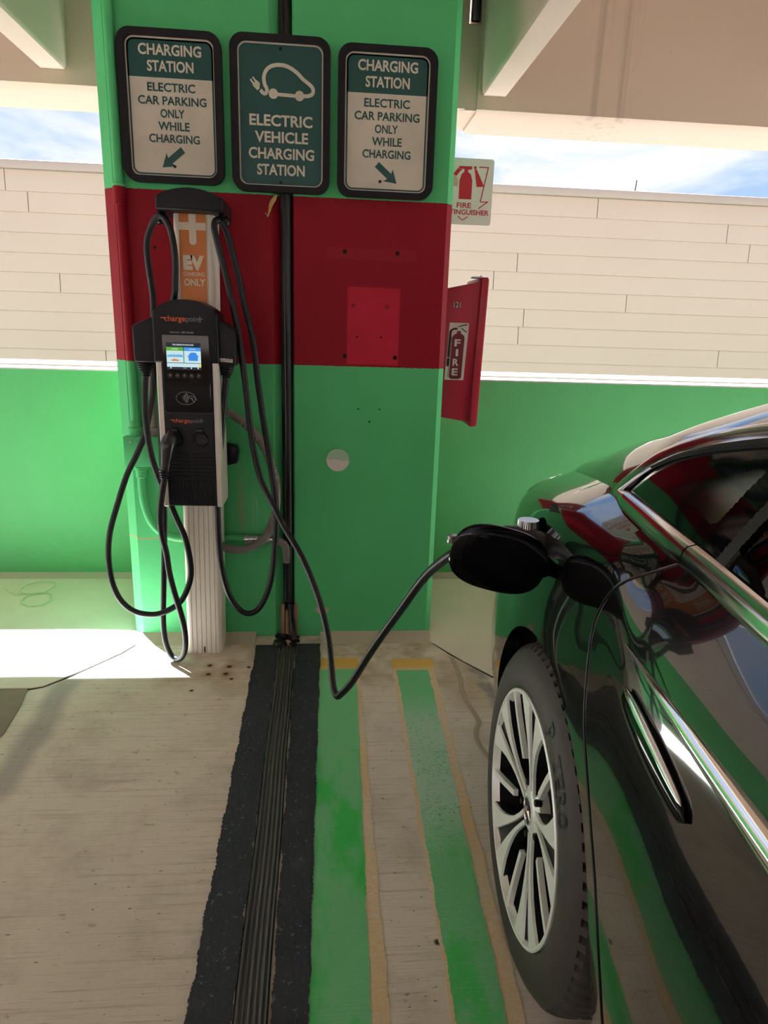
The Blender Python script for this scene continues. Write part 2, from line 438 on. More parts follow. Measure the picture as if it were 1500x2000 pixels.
def sweep(bm, pts, prof, normal=None, closed=False, scale=None, cap=True):
    """sweep a closed profile [(a,b)] along pts; a runs across, b along the frame normal"""
    P = [Vector(p) for p in pts]; n = len(P); rings = []; ref = None
    for i in range(n):
        t = (P[(i+1) % n]-P[i-1]) if (closed or 0 < i < n-1) else (P[1]-P[0] if i == 0 else P[-1]-P[-2])
        t.normalize()
        if normal is not None:
            nn = Vector(normal[i] if isinstance(normal, list) else normal); nn = (nn-t*nn.dot(t)).normalized()
        else:
            if ref is None:
                ref = t.orthogonal().normalized()
            ref = (ref-t*ref.dot(t)).normalized(); nn = ref
        bb = t.cross(nn)
        s = scale[i] if scale else 1.0
        if not isinstance(s, tuple): s = (s, s)
        rings.append([bm.verts.new(P[i]+bb*(a*s[0])+nn*(b*s[1])) for a, b in prof])
    m = len(prof)
    for i in range(n if closed else n-1):
        r0, r1 = rings[i], rings[(i+1) % n]
        for j in range(m): bm.faces.new((r0[j], r1[j], r1[(j+1) % m], r0[(j+1) % m]))
    if cap and not closed:
        bm.faces.new(rings[0][::-1]); bm.faces.new(rings[-1])
    return rings
def circ(r, n=12): return [(r*math.cos(2*PI*i/n), r*math.sin(2*PI*i/n)) for i in range(n)]
def tube(bm, pts, r, k=5, n=12, closed=False, smooth=True, ribs=None):
    P = catmull(pts, k, closed) if smooth else [Vector(p) for p in pts]
    sweep(bm, P, circ(r, n), closed=closed, scale=(None if not ribs else [1+ribs*(i % 2) for i in range(len(P))]))
def lathe(bm, prof, loc, axis='z', n=32, cap=True):
    L = Vector(loc); rings = []
    for (r, h) in prof:
        rg = []
        for i in range(n):
            a = 2*PI*i/n
            c, s = r*math.cos(a), r*math.sin(a)
            v = {'z': (c, s, h), 'y': (c, h, s), 'x': (h, c, s)}[axis]
            rg.append(bm.verts.new(L+Vector(v)))
        rings.append(rg)
    for i in range(len(prof)-1):
        for j in range(n): bm.faces.new((rings[i][j], rings[i][(j+1) % n], rings[i+1][(j+1) % n], rings[i+1][j]))
    if cap: bm.faces.new(rings[0][::-1]); bm.faces.new(rings[-1])
def stroke(bm, pts, wd, y, th=.0008, closed=False, k=6, smooth=True):
    """flat printed line of a given width on an XZ plane, facing -Y"""
    P = catmull([(p[0], 0, p[1]) for p in pts], k, closed) if smooth else [Vector((p[0], 0, p[1])) for p in pts]
    n = len(P); L = []; R_ = []
    for i in range(n):
        t = (P[(i+1) % n]-P[i-1]) if (closed or 0 < i < n-1) else (P[1]-P[0] if i == 0 else P[-1]-P[-2])
        t.normalize(); q = Vector((-t.z, 0, t.x))*wd*.5
        L.append(bm.verts.new((P[i].x+q.x, y-th, P[i].z+q.z))); R_.append(bm.verts.new((P[i].x-q.x, y-th, P[i].z-q.z)))
    for i in range(n if closed else n-1):
        j = (i+1) % n; bm.faces.new((L[i], L[j], R_[j], R_[i]))
def flat(bm, pts, y, th=.0008):
    prism(bm, pts, y-th, y, 'y')
def text(bm, body, x0, x1, z0, z1, y, th=.0010, bold=0.0, fit=True, spacing=1.0):
    """lettering filling the box x0..x1, z0..z1 on the plane y, facing -Y"""
    cu = bpy.data.curves.new('t', 'FONT'); cu.body = body; cu.size = 1.0; cu.resolution_u = 3; cu.offset = bold; cu.space_character = spacing
    o = bpy.data.objects.new('t', cu); C.objects.link(o)
    dg = bpy.context.evaluated_depsgraph_get(); me = bpy.data.meshes.new_from_object(o.evaluated_get(dg))
    co = [v.co.copy() for v in me.vertices]
    ax, bx_ = min(v.x for v in co), max(v.x for v in co); az, bz_ = min(v.y for v in co), max(v.y for v in co)
    sx = (x1-x0)/(bx_-ax); szz = (z1-z0)/(bz_-az)
    vs = [bm.verts.new((x0+(v.x-ax)*sx, y-th, z0+(v.y-az)*szz)) for v in co]
    for p in me.polygons:
        try: bm.faces.new([vs[i] for i in p.vertices])
        except ValueError: pass
    bpy.data.objects.remove(o); bpy.data.curves.remove(cu); bpy.data.meshes.remove(me)

# ================================================================== setting
struct('floor', bx(-14, 14, -30, 1.05, -.30, 0), M_floor, 'broom-finished concrete garage floor', 'floor')
struct('ground', bx(-40, 40, 1.05, 40, -2.3, -2.0), M_ground, 'pale flat surface outside between garage and building', 'ground')
struct('wall_back', bx(-12, 12, .67, 1.04, -.1, 1.088), M_parapet, 'low green painted parapet wall behind the column', 'wall')
bm = B(); box(bm, -12, 12, .668, 1.045, 1.088, 1.095); box(bm, -12, 12, .86, 1.045, 1.095, 1.112)
struct('trim_1', bm, M_coping, 'sunlit white top of the green parapet', 'coping')
bm = B(); prism(bm, [(.67, 2.315), (.69, 2.30), (1.02, 2.30), (1.02, 3.7), (.67, 3.7)], -12, .62, 'x'); prism(bm, [(.67, 2.315), (.69, 2.30), (1.02, 2.30), (1.02, 3.7), (.67, 3.7)], .675, 12, 'x')
box(bm, .60, .69, .675, 1.0, 2.31, 2.655)
struct('wall_upper', bm, M_upper, 'beige concrete beam wall above the opening', 'wall')
struct('ceiling', bx(-14, 14, -11.5, .67, 2.98, 3.25), M_stem, 'concrete deck overhead', 'ceiling')
struct('wall_far', bx(-14, 14, -13.3, -13, 0, 1.1), M_upper, 'low beige wall added behind the viewer to hold back far sky light', 'wall')  # unseen wall, added to keep horizon sky out of the reflections
def stem(xc):
    bm = B()
    prism(bm, [(xc-.06, 2.385), (xc-.05, 2.372), (xc+.05, 2.372), (xc+.06, 2.385), (xc+.085, 2.98), (xc-.085, 2.98)], -11.5, .668, 'y')
    return bm
struct('beam', stem(-1.195), M_stem, 'concrete ceiling beam stem at upper left', 'beam')
struct('beam', stem(.755), M_stem, 'concrete ceiling beam stem right of the column', 'beam')
struct('beam', stem(-3.1), M_stem, 'concrete ceiling beam stem beyond the left edge', 'beam')
struct('beam', stem(2.7), M_stem, 'concrete ceiling beam stem beyond the right edge', 'beam')
# twin pier with an expansion joint between
bm = B()
prism(bm, [(-.785, 0), (-.215, 0), (-.182, .03), (-.182, .67), (-.828, .67), (-.828, .04)], 0, 2.98, 'z')
prism(bm, [(-.128, 0), (.453, 0), (.477, .03), (.477, .67), (-.134, .67), (-.134, .008)], 0, 2.98, 'z')
struct('column', bm, M_column, 'wide green concrete column with a red painted band', 'column')
struct('baseboard_front', (lambda b: (prism(b, [(0, .022), (-.03, .012), (-.085, 0), (0, 0)], -.80, -.30, 'x'), prism(b, [(0, .022), (-.03, .012), (-.085, 0), (0, 0)], -.02, .47, 'x'), b)[-1])(B()), M_lightconc, 'pale concrete cove at the foot of the column', 'cove')
bm = B(); prism(bm, [(.67, .05), (.655, .046), (.60, .032), (.60, 0), (.67, 0)], -12, -.82, 'x'); prism(bm, [(.67, .05), (.655, .046), (.60, .032), (.60, 0), (.67, 0)], .48, 12, 'x')
struct('baseboard_back', bm, M_lightconc, 'pale concrete cove at the foot of the parapet', 'cove')
# sloped washes either side of the pier
def wash(front, x_end, xin):
    """front: polyline on the floor from the pier outwards; rises gently to the parapet"""
    bm = B(); rows = []
    K = 8
    for (x, y) in front:
        r = []
        for k in range(K+1):
            t = k/K; r.append(bm.verts.new((x, y+(.66-y)*t, .006+.030*t)))
        rows.append(r)
    for i in range(len(rows)-1):
        for k in range(K): bm.faces.new((rows[i][k], rows[i+1][k], rows[i+1][k+1], rows[i][k+1]))
    low = [bm.verts.new((v[0].co.x, v[0].co.y-.006, -.002)) for v in rows]
    for i in range(len(rows)-1): bm.faces.new((rows[i][0], low[i], low[i+1], rows[i+1][0]))
    return bm
o = struct('floor_wash', wash([(-.785, -.045), (-.834, -.147), (-.906, -.247), (-.973, -.335), (-1.046, -.415), (-1.087, -.431), (-1.25, -.428), (-2.2, -.43), (-6, -.43)], 0, 0), M_wash, 'raised concrete wash left of the column', 'floor')
o = struct('floor_wash', wash([(.462, -.062), (.536, -.189), (.579, -.254), (.666, -.376), (.747, -.477), (.95, -.60), (1.5, -.62), (6, -.62)], 0, 0), M_wash, 'raised concrete wash right of the column', 'floor')
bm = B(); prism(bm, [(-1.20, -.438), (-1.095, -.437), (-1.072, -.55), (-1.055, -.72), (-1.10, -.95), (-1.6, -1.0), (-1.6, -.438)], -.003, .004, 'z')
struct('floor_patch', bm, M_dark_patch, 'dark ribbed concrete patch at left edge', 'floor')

M_crack = simple('dark_crack', (40, 33, 26), .9)
for _nm, _lb, _pts in (('floor_joint', 'dark crack line along the edge of the left concrete wash', [(-.80, -.075), (-.834, -.150), (-.906, -.250), (-.973, -.338), (-1.046, -.418), (-1.087, -.434), (-1.25, -.431), (-1.7, -.434)]),
                       ('floor_joint', 'dark crack line along the edge of the right concrete wash', [(.475, -.085), (.536, -.192), (.579, -.257), (.666, -.379), (.747, -.480), (.95, -.603)])):
    bm = B(); sweep(bm, [Vector((x, y, .0008)) for x, y in _pts], [(-.0035, 0), (-.002, .0015), (.002, .0015), (.0035, 0)], normal=(0, 0, 1), scale=[1+.5*(i % 2) for i in range(len(_pts))])
    struct(_nm, bm, M_crack, _lb, 'floor')

# neighbouring building
bd = thing('building', 'pale plank-clad building across the gap under the sky', 'building', (0, 5.5, -2.0))
bm = B(); z = 2.845; row = 0
while z > -1.8:
    h = .2075; x = -14.0 + (row*1.37) % 3.0
    xs = [-14.0]
    off = [.62, 2.74, 0.25, 1.62, 2.9, 1.1, .35, 2.2][row % 8]
    x = -14.0 + off
    while x < 14: xs.append(x); x += 3.3 + .35*((row*7) % 5)
    xs.append(14.0)
    for a, b in zip(xs[:-1], xs[1:]):
        if b-a < .05: continue
        vs = [bm.verts.new(p) for p in ((a+.004, 5.50, z-h-.008), (b-.004, 5.50, z-h-.008), (b-.004, 5.515, z), (a+.004, 5.515, z),
                                        (a+.004, 5.55, z-h-.008), (b-.004, 5.55, z-h-.008), (b-.004, 5.55, z), (a+.004, 5.55, z))]
        for q in ((0, 1, 2, 3), (0, 4, 5, 1), (1, 5, 6, 2), (3, 2, 6, 7), (0, 3, 7, 4)): bm.faces.new([vs[i] for i in q])
    z -= h; row += 1
obj('plank_siding', bm, M_siding, bd)
obj('wall_core', bx(-14, 14, 5.55, 12, -2, 2.85), M_siding, bd)
obj('roof_cap', bx(-14.05, 14.05, 5.46, 12, 2.845, 2.935, .01), M_cap, bd, label='brownish metal cap along the roof edge')
bm = B(); tube(bm, [(3.58, 5.6, 2.93), (3.585, 5.6, 3.0), (3.59, 5.6, 3.075)], .006, 2, 6)
tag(obj('antenna', bm, M_black_plastic), 'thin dark rod standing on the far roof edge', 'antenna')

# joint seal between the piers; black bar stands for shade in the ceiling gap
bm = B(); prism(bm, [(-.181, .012), (-.172, .003), (-.150, -.001), (-.142, .004), (-.136, .014), (-.136, .05), (-.181, .05)], .16, 2.975, 'z')
box(bm, -.170, -.163, -.0015, .01, .17, 2.97, .002, 1)
o = obj('joint_seal', bm, M_seal); tag(o, 'black vertical rubber seal between the two column halves', 'seal')
bm = B(); box(bm, .628, .668, .655, .68, 2.66, 2.975, .006)
tag(obj('slot_shade_bar', bm, M_seal), 'black bar standing for the dark gap between beam wall and right ceiling beam', 'gap')

# joint foot: splintered boards and tar
bm = B()
for (a, b, h, d) in ((-.190, -.176, .150, .004), (-.172, -.158, .125, .010), (-.155, -.148, .142, .006), (-.136, -.122, .150, .004)):
    prism(bm, [(a, .015), (b, .010), (b+.001, h), (a+.004, h+.008), (a, h-.01)], -d-.006, .02, 'y', .002, 1)
fb = obj('joint_packing', bm, simple('weathered_board', (.30, .20, .11), .8, 0, 25, .3)); tag(fb, 'splintered brown packing boards at foot of the black joint seal', 'packing')
bm = B()
for k in range(26):
    x = random.uniform(-.205, -.115); y = random.uniform(-.12, -.012); r = random.uniform(.006, .016)
    m_ = bmesh.ops.create_icosphere(bm, subdivisions=2, radius=r)
    bmesh.ops.translate(bm, verts=m_['verts'], vec=(x, y, .004))
    for v in m_['verts']: v.co += Vector((random.uniform(-1, 1), random.uniform(-1, 1), random.uniform(-1, 1)))*r*.25
tube(bm, [(-.150, -.012, .16), (-.146, -.020, .10), (-.139, -.035, .05), (-.128, -.07, .012)], .013, 4, 8)
tag(obj('tar_lump', bm, M_seal), 'glossy black tar lumps spilled at the joint foot', 'tar', kind='stuff')

# ------------------------------------------------------------------ floor markings
def ragged(x_of_y, y0, y1, amp, step=.005):
    out = []; y = y0
    while y > y1:
        out.append((x_of_y(y)+amp*(random.uniform(-.55, .55)+.35*math.sin(y*61)+.45*math.sin(y*23+1)), y)); y -= step*random.uniform(.4, 1.2)
    out.append((x_of_y(y1), y1)); return out
def lin(a, b, y0, y1): return lambda y: a+(b-a)*(y-y0)/(y1-y0)
def strip(name, mat, xl, xr, y0, y1, amp, z, label, cat, group=None, head=0.0):
    L = ragged(xl, y0, y1, amp); R_ = ragged(xr, y0-head, y1, amp)
    bm = B(); prism(bm, L+R_[::-1], z-.0015, z, 'z')
    o = obj(name, bm, mat, sharp=80); return tag(o, label, cat, group)
Y1 = -4.2
strip('yellow_stripe', M_yellow, lin(-.02, .03, -.22, -1.75), lin(.140, .138, -.22, -1.75), -.215, Y1, .003, .0016, 'old yellow paint line edging the left green stripe', 'stripe')
strip('yellow_stripe', M_yellow, lin(.276, .262, -.22, -1.75), lin(.448, .412, -.22, -1.75), -.228, Y1, .003, .0016, 'old yellow paint line edging the worn right green stripe', 'stripe')
strip('green_stripe', M_stripe1, lin(-.026, -.024, -.3, -1.75), lin(.128, .100, -.3, -1.75), -.312, Y1, .0022, .003, 'bright green painted floor stripe beside the black strip', 'stripe')
strip('green_stripe', M_stripe2, lin(.292, .270, -.33, -1.75), lin(.420, .374, -.33, -1.75), -.326, Y1, .003, .003, 'worn whitish green floor stripe nearer the car', 'stripe')
strip('mastic_strip', M_mastic, lin(-.290, -.268, -.1, -1.75), lin(-.196, -.178, -.1, -1.75), -.098, Y1, .004, .006, 'rough black mastic strip left of the ribbed joint', 'strip')
strip('mastic_strip', M_mastic, lin(-.124, -.100, -.1, -1.75), lin(-.018, -.026, -.1, -1.75), -.088, Y1, .003, .006, 'rough black mastic strip right of the ribbed joint', 'strip')
# ribbed gland
bm = B()
def gx(y): return lin(-.162, -.1405, -.1, -1.73)(y)
prof = []
Wg = .0335
ribs = [(-1.0, -.72), (-.62, -.38), (-.28, -.02), (.08, .34), (.44, .70), (.80, 1.0)]
prof.append((-1.05, -.004)); prof.append((-1.04, .007))
for i, (a, b) in enumerate(ribs):
    h = [.008, .004, .007, .005, .0065, .008][i]
    prof += [(a, -.001), (a+.05, h-.001), ((a+b)/2, h), (b-.05, h-.001), (b, -.001)]
prof += [(1.04, .007), (1.05, -.004)]
rows = []
y = -.10
while y > Y1:
    wob = .0012*math.sin(y*9)
    rows.append([bm.verts.new((gx(y)+wob+a*Wg, y, max(.0005, h))) for a, h in prof]); y -= .04
for i in range(len(rows)-1):
    for j in range(len(prof)-1): bm.faces.new((rows[i][j], rows[i+1][j], rows[i+1][j+1], rows[i][j+1]))
tag(obj('expansion_joint', bm, M_gland), 'ribbed black rubber expansion joint running across the floor', 'joint')
# pale wandering sealed crack by the car and coil of wire on the left wash
bm = B(); P = catmull([(.535, -.221, .001), (.538, -.288, .001), (.539, -.393, .001), (.530, -.471, .001), (.528, -.545, .001), (.540, -.633, .001), (.547, -.699, .001), (.529, -.746, .001), (.518, -.791, .001), (.520, -.843, .001), (.533, -.899, .001), (.555, -.99, .001)], 5)
sweep(bm, P, [(-.009, 0), (-.006, .002), (.006, .002), (.009, 0)], normal=(0, 0, 1))
tag(obj('crack_sealant', bm, rough_conc('crack_sealant_beige', (.43, .36, .26), .12, 14)), 'pale crooked sealant line on the floor beside the rear wheel', 'sealant')
bm = B(); P = [(-1.575, .475, .040), (-1.531, .428, .037), (-1.489, .403, .036), (-1.451, .409, .036), (-1.408, .421, .036), (-1.365, .434, .037), (-1.345, .492, .039), (-1.356, .54, .042), (-1.401, .561, .042), (-1.446, .547, .042), (-1.486, .506, .039), (-1.490, .454, .037), (-1.468, .418, .037), (-1.42, .408, .038), (-1.362, .420, .038), (-1.322, .395, .036), (-1.308, .333, .033), (-1.331, .285, .031), (-1.372, .272, .030), (-1.417, .300, .031), (-1.437, .352, .033), (-1.422, .396, .036), (-1.384, .424, .040)]
tube(bm, P, .0026, 6, 6)
tag(obj('loose_wire', bm, M_wire), 'thin pale green looped wire lying by the parapet', 'wire')
# ================================================================== signs on the column
def sign_base(x0, x1, z0, z1, name, label, y=-.012):
    t = thing(name, label, 'sign', ((x0+x1)/2, y+.010, z0))
    bm = B(); ring(bm, rrect(x0, x1, z0, z1, .048), rrect(x0+.026, x1-.026, z0+.021, z1-.021, .030), y-.022, y+.010)
    bmesh.ops.bevel(bm, geom=[e for e in bm.edges if abs(e.verts[0].co.y-e.verts[1].co.y) < 1e-6 and e.calc_length() > 1e-5 and len(e.link_faces) == 2 and e.calc_face_angle(0) > 1.2], offset=.005, segments=2, affect='EDGES')
    obj('frame', bm, M_frame, t)
    return t
def green_white_sign(x0, x1, z0, z1, label, arrow):
    t = sign_base(x0, x1, z0, z1, 'parking_sign', label)
    a, b, c, d = x0+.022, x1-.022, z0+.018, z1-.018
    yp = -.012
    bm = B(); prism(bm, rrect(a, b, c, d, .034), yp-.004, yp+.008, 'y'); p = obj('plate', bm, M_sign_white, t)
    W = b-a; H = d-c
    def X(f): return a+f*W
    def Z(f): return d-f*H
    zs = .285
    bm = B()
    top = [q for q in rrect(a+.009, b-.009, c, d-.009, .026)][:18]
    flat(bm, top[0:18]+[(a+.009, Z(zs)), (b-.009, Z(zs))], yp-.004)
    outer = rrect(a+.009, b-.009, c+.009, d-.009, .026); inner = rrect(a+.0145, b-.0145, c+.0145, d-.0145, .021)
    ring(bm, outer, inner, yp-.0048, yp-.004)
    obj('green_field', bm, M_sign_green, t)
    bm = B()
    text(bm, 'CHARGING', X(.155), X(.845), Z(.133), Z(.055), yp-.0048, bold=.026)
    text(bm, 'STATION', X(.245), X(.755), Z(.245), Z(.167), yp-.0048, bold=.026)
    obj('white_lettering', bm, M_sign_white, t)
    bm = B()
    for s, p0, p1, z_ in (('ELECTRIC', .235, .765, .382), ('CAR PARKING', .125, .885, .475), ('ONLY', .365, .635, .565), ('WHILE', .335, .685, .655), ('CHARGING', .225, .795, .745)):
        text(bm, s, X(p0), X(p1), Z(z_), Z(z_-.062), yp-.004, bold=.022)
    # arrow
    if arrow == 'left':
        A0, A1 = (X(.60), Z(.79)), (X(.36), Z(.925))
    else:
        A0, A1 = (X(.40), Z(.79)), (X(.64), Z(.925))
    v = Vector((A1[0]-A0[0], A1[1]-A0[1])); L = v.length; v.normalize(); n_ = Vector((-v.y, v.x))
    P = lambda s, o_: (A0[0]+v.x*s+n_.x*o_, A0[1]+v.y*s+n_.y*o_)
    flat(bm, [P(0, .0115), P(0, -.0115), P(L*.62, -.0115), P(L*.56, -.027), P(L, 0), P(L*.56, .027), P(L*.62, .0115)], yp-.004)
    obj('green_lettering', bm, M_sign_green, t)
    bm = B(); bxp = (X(.5), Z(.955)) if arrow == 'left' else (X(.44), Z(.955))
    lathe(bm, [(.0015, -.010), (.005, -.008), (.005, 0)], (bxp[0], yp, Z(.915)), 'y', 12)
    obj('bolt', bm, M_frame, t)
green_white_sign(-.7355, -.378, 1.820, 2.306, 'left green and white charging station sign with arrow pointing down left', 'left')
green_white_sign(.031, .389, 1.804, 2.302, 'right green and white charging station sign with arrow pointing down right', 'right')

t = sign_base(-.350, .004, 1.806, 2.312, 'charging_sign', 'all green middle sign with white electric car symbol')
a, b, c, d = -.328, -.018, 1.824, 2.294; yp = -.012
bm = B(); prism(bm, rrect(a, b, c, d, .034), yp-.004, yp+.008, 'y'); obj('plate', bm, M_sign_white, t)
bm = B(); flat(bm, rrect(a+.009, b-.009, c+.009, d-.009, .027), yp-.004); obj('green_field', bm, M_sign_green, t)
W = b-a; H = d-c
X = lambda f: a+f*W
Z = lambda f: d-f*H
bm = B()
for s, p0, p1, z_ in (('ELECTRIC', .135, .865, .570), ('VEHICLE', .195, .815, .685), ('CHARGING', .120, .885, .800), ('STATION', .215, .775, .915)):
    text(bm, s, X(p0), X(p1), Z(z_), Z(z_-.080), yp-.0048, bold=.026)
obj('white_lettering', bm, M_sign_white, t)
bm = B(); yk = yp-.0048
# electric car outline with a cord and plug, traced from the sign face (fractions of the plate)
K = lambda u, v: (X(u), Z(v))
car_line = [(.775, .352), (.82, .348), (.86, .335), (.873, .310), (.855, .285), (.81, .262), (.755, .238), (.70, .205), (.64, .178), (.565, .157), (.485, .152), (.41, .160), (.355, .18), (.320, .212), (.308, .25), (.318, .288), (.338, .313), (.340, .335), (.322, .349), (.295, .345), (.268, .326)]
stroke(bm, [K(*p) for p in car_line], .0125, yk)
flat(bm, disc_pts(*K(.415, .347), .0165), yk); flat(bm, disc_pts(*K(.715, .352), .0165), yk)
stroke(bm, [K(.463, .350), K(.667, .354)], .0115, yk, smooth=False)
stroke(bm, [K(.763, .352), K(.776, .352)], .0125, yk, smooth=False)
flat(bm, [K(.258, .318), K(.232, .330), K(.185, .302), K(.178, .292), K(.192, .286), K(.214, .262), K(.226, .262), K(.262, .282)], yk)
stroke(bm, [K(.190, .288), K(.155, .258)], .006, yk, smooth=False); stroke(bm, [K(.216, .270), K(.182, .243)], .006, yk, smooth=False)
obj('electric_car_symbol', bm, M_sign_white, t)
for (x, z) in ((X(.5), Z(.045)), (X(.49), Z(.965))):
    bm = B(); lathe(bm, [(.0015, -.010), (.005, -.008), (.005, 0)], (x, yp, z), 'y', 12); obj('bolt', bm, M_frame, t)

# dry leaf stuck under the middle sign
bm = B(); P = [(-.192, -.010, 1.800), (-.200, -.018, 1.785), (-.212, -.020, 1.765), (-.219, -.014, 1.742), (-.226, -.010, 1.722)]
sweep(bm, catmull(P, 4), [(-.008, 0), (0, .0025), (.008, 0), (0, -.001)], normal=(0, -1, 0), scale=[.3, .5, .7, .85, .95, 1, 1, .95, .9, .8, .7, .6, .5, .4, .35, .3, .2][:17])
P = [(-.226, -.010, 1.722), (-.231, -.012, 1.732), (-.236, -.012, 1.735)]; tube(bm, P, .0015, 3, 6)
tag(obj('dry_leaf', bm, M_skin_leaf), 'curled yellow-brown dry leaf caught under the middle sign', 'leaf')

# ------------------------------------------------------------------ conduit, box, round plates
t = thing('conduit', 'green and red painted pipe running down left edge of the column', 'pipe', (-.757, 0, .89))
bm = B(); tube(bm, [(-.7575, -.0185, 2.98), (-.7590, -.0185, 1.9), (-.757, -.0195, .895)], .0175, 3, 16); obj('pipe_run', bm, M_column, t)
bm = B(); lathe(bm, [(.0175, -.036), (.0225, -.034), (.0225, .034), (.0175, .036)], (-.7588, -.0195, 1.775), 'z', 20); obj('coupling', bm, M_column, t)
bm = B(); lathe(bm, [(.0225, 0), (.0225, .018), (.0275, .020), (.0275, .034), (.0225, .037), (.0215, .055), (.0175, .06)], (-.757, -.022, .888), 'z', 20); obj('box_connector', bm, M_column, t)
bm = B(); lathe(bm, [(.013, 0), (.013, .02), (.016, .022), (.016, .036), (.012, .038), (.012, .42)], (-.685, -.022, .888), 'z', 16); obj('short_pipe', bm, M_flex, t, label='bare grey pipe')
t = thing('junction_box', 'green painted square junction box on the left pier behind cables', 'junction box', (-.735, 0, .768))
obj('box_body', bx(-.800, -.668, -.046, 0, .768, .888, .003), M_column, t)
obj('box_cover', bx(-.801, -.667, -.050, -.0455, .767, .889, .002), M_column, t)
for (x, z) in ((-.770, .868), (-.765, .782), (-.695, .782)):
    bm = B(); lathe(bm, [(.0018, -.054), (.005, -.0525), (.005, -.049)], (x, 0, z), 'y', 12); obj('cover_screw', bm, M_steel, t)
t = thing('elbow_conduit', 'green painted pipe bending from junction box to the joint', 'pipe', (-.745, 0, .46))
bm = B(); tube(bm, [(-.745, -.022, .768), (-.746, -.022, .703), (-.745, -.022, .639), (-.736, -.022, .585), (-.719, -.022, .534), (-.690, -.022, .495), (-.650, -.022, .471), (-.598, -.022, .461), (-.503, -.022, .460), (-.326, -.022, .461)], .0165, 5, 16); obj('pipe_run', bm, M_column, t)
bm = B(); lathe(bm, [(.0165, -.05), (.022, -.047), (.022, -.020), (.027, -.018), (.027, -.004), (.022, 0)], (-.745, -.022, .768), 'z', 20); obj('box_connector', bm, M_column, t)
t = thing('flexible_conduit', 'grey flexible conduit looping from charger back into the joint', 'conduit', (-.2, 0, .43))
bm = B(); tube(bm, [(-.497, -.085, .70), (-.497, -.085, .615), (-.486, -.085, .553), (-.463, -.085, .495), (-.428, -.085, .452), (-.381, -.083, .432), (-.324, -.082, .436), (-.276, -.078, .460), (-.240, -.073, .498), (-.215, -.067, .557), (-.202, -.062, .632), (-.203, -.057, .706), (-.217, -.053, .769), (-.243, -.05, .842), (-.281, -.05, .904), (-.33, -.05, .954), (-.389, -.055, .994), (-.44, -.06, 1.018)], .0165, 22, 14, ribs=.07)
obj('corrugated_hose', bm, M_flex, t)
t = thing('conduit_fitting', 'bright zinc fitting joining green pipe to grey hose at the joint', 'fitting', (-.27, 0, .46))
bm = B(); lathe(bm, [(.012, -.340), (.0205, -.338), (.0205, -.322), (.0175, -.320), (.0175, -.298), (.021, -.296), (.021, -.282), (.014, -.280), (.014, -.256), (.022, -.254), (.022, -.236), (.017, -.234), (.017, -.222)], (0, -.030, .462), 'x', 18); obj('zinc_body', bm, M_steel, t)
bm = B(); tube(bm, [(-.224, -.030, .462), (-.205, -.030, .459), (-.184, -.027, .446), (-.170, -.010, .420), (-.166, .004, .38), (-.165, .010, .345)], .0155, 14, 12, ribs=.07); obj('hose_stub', bm, M_flex, t)
bm = B(); prism(bm, disc_pts(-.345, .797, .046, 40), -.005, 0, 'y', .0015, 1); lathe(bm, [(.002, -.008), (.004, -.007), (.004, -.004)], (-.322, 0, .785), 'y', 10)
tag(obj('cover_plate', bm, M_column), 'round green painted cover plate with rust runs beside the charger', 'cover plate')
def plate_mat():
    n = NT('half_painted_plate')
    zz = n.m('ADD', n.z, n.mul(n.m('SUBTRACT', n.noise(50, 4), .5), .02)); zz = n.m('ADD', zz, n.mul(n.x, .08))
    c = n.mix(n.m('GREATER_THAN', zz, .803), (.62, .58, .52), (.34, .50, .36))
    c = n.mix(n.m('GREATER_THAN', n.noise(120, 3), .72), c, (.25, .25, .2))
    return n.done(c, .5)
bm = B(); prism(bm, disc_pts(.0485, .799, .0475, 40), -.005, 0, 'y', .0015, 1)
tag(obj('cover_plate', bm, plate_mat()), 'round whitish half painted cover plate on right pier', 'cover plate')

# ------------------------------------------------------------------ extinguisher sign and cabinet on the pier's right side
t = thing('extinguisher_sign', 'white fire extinguisher sign sticking out right of the column', 'sign', (.60, .42, 1.786))
bm = B(); prism(bm, rrect(.484, .719, 1.786, 2.054, .012), .419, .421, 'y'); obj('plate', bm, simple('sign_white_plastic', (.74, .72, .66), .35), t)
bm = B(); yk = .419
k = lambda u, v: (.459+u*.26, 2.054-v*.268)
k2 = lambda u_, v_: k(.535+(u_-.51)*.72, v_)
flat(bm, [k2(.36, .61), k2(.36, .33), k2(.40, .24), k2(.46, .20), k2(.46, .16), k2(.34, .16), k2(.34, .12), k2(.64, .12), k2(.64, .16), k2(.55, .17), k2(.55, .20), k2(.62, .24), k2(.66, .33), k2(.66, .61)], yk)
flat(bm, [k2(.335, .13), k2(.338, .165), k2(.42, .165), k2(.36, .20), k2(.28, .27), k2(.20, .245)], yk)
flat(bm, [k2(.70, .16), k2(.75, .16), k2(.95, .41), k2(.77, .42)], yk)
flat(bm, disc_pts(*k2(.715, .135), .006, 14), yk)
obj('red_extinguisher_symbol', bm, M_sign_red, t)
bm = B(); flat(bm, [k2(.20, .255), k2(.29, .285), k2(.33, .36), k2(.31, .43), k2(.02, .40)], yk); obj('pale_symbol', bm, M_pink_ink, t)
bm = B()
stroke(bm, [k(.746, .125), k(.91, .125)], .004, yk, smooth=False)
stroke(bm, [k(.905, .118), k(.80, .645)], .0045, yk+.0002, smooth=False); stroke(bm, [k(.795, .64), k(.935, .64)], .004, yk, smooth=False); stroke(bm, [k(.935, .632), k(.775, .745)], .0042, yk+.0002, smooth=False)
stroke(bm, [k(.22, .125), k(.30, .125)], .004, yk, smooth=False)
stroke(bm, [k(.115, .69), k(.21, .75)], .004, yk, smooth=False)
stroke(bm, [k(.43, .875), k(.51, .93), k(.60, .875)], .004, yk, smooth=False)
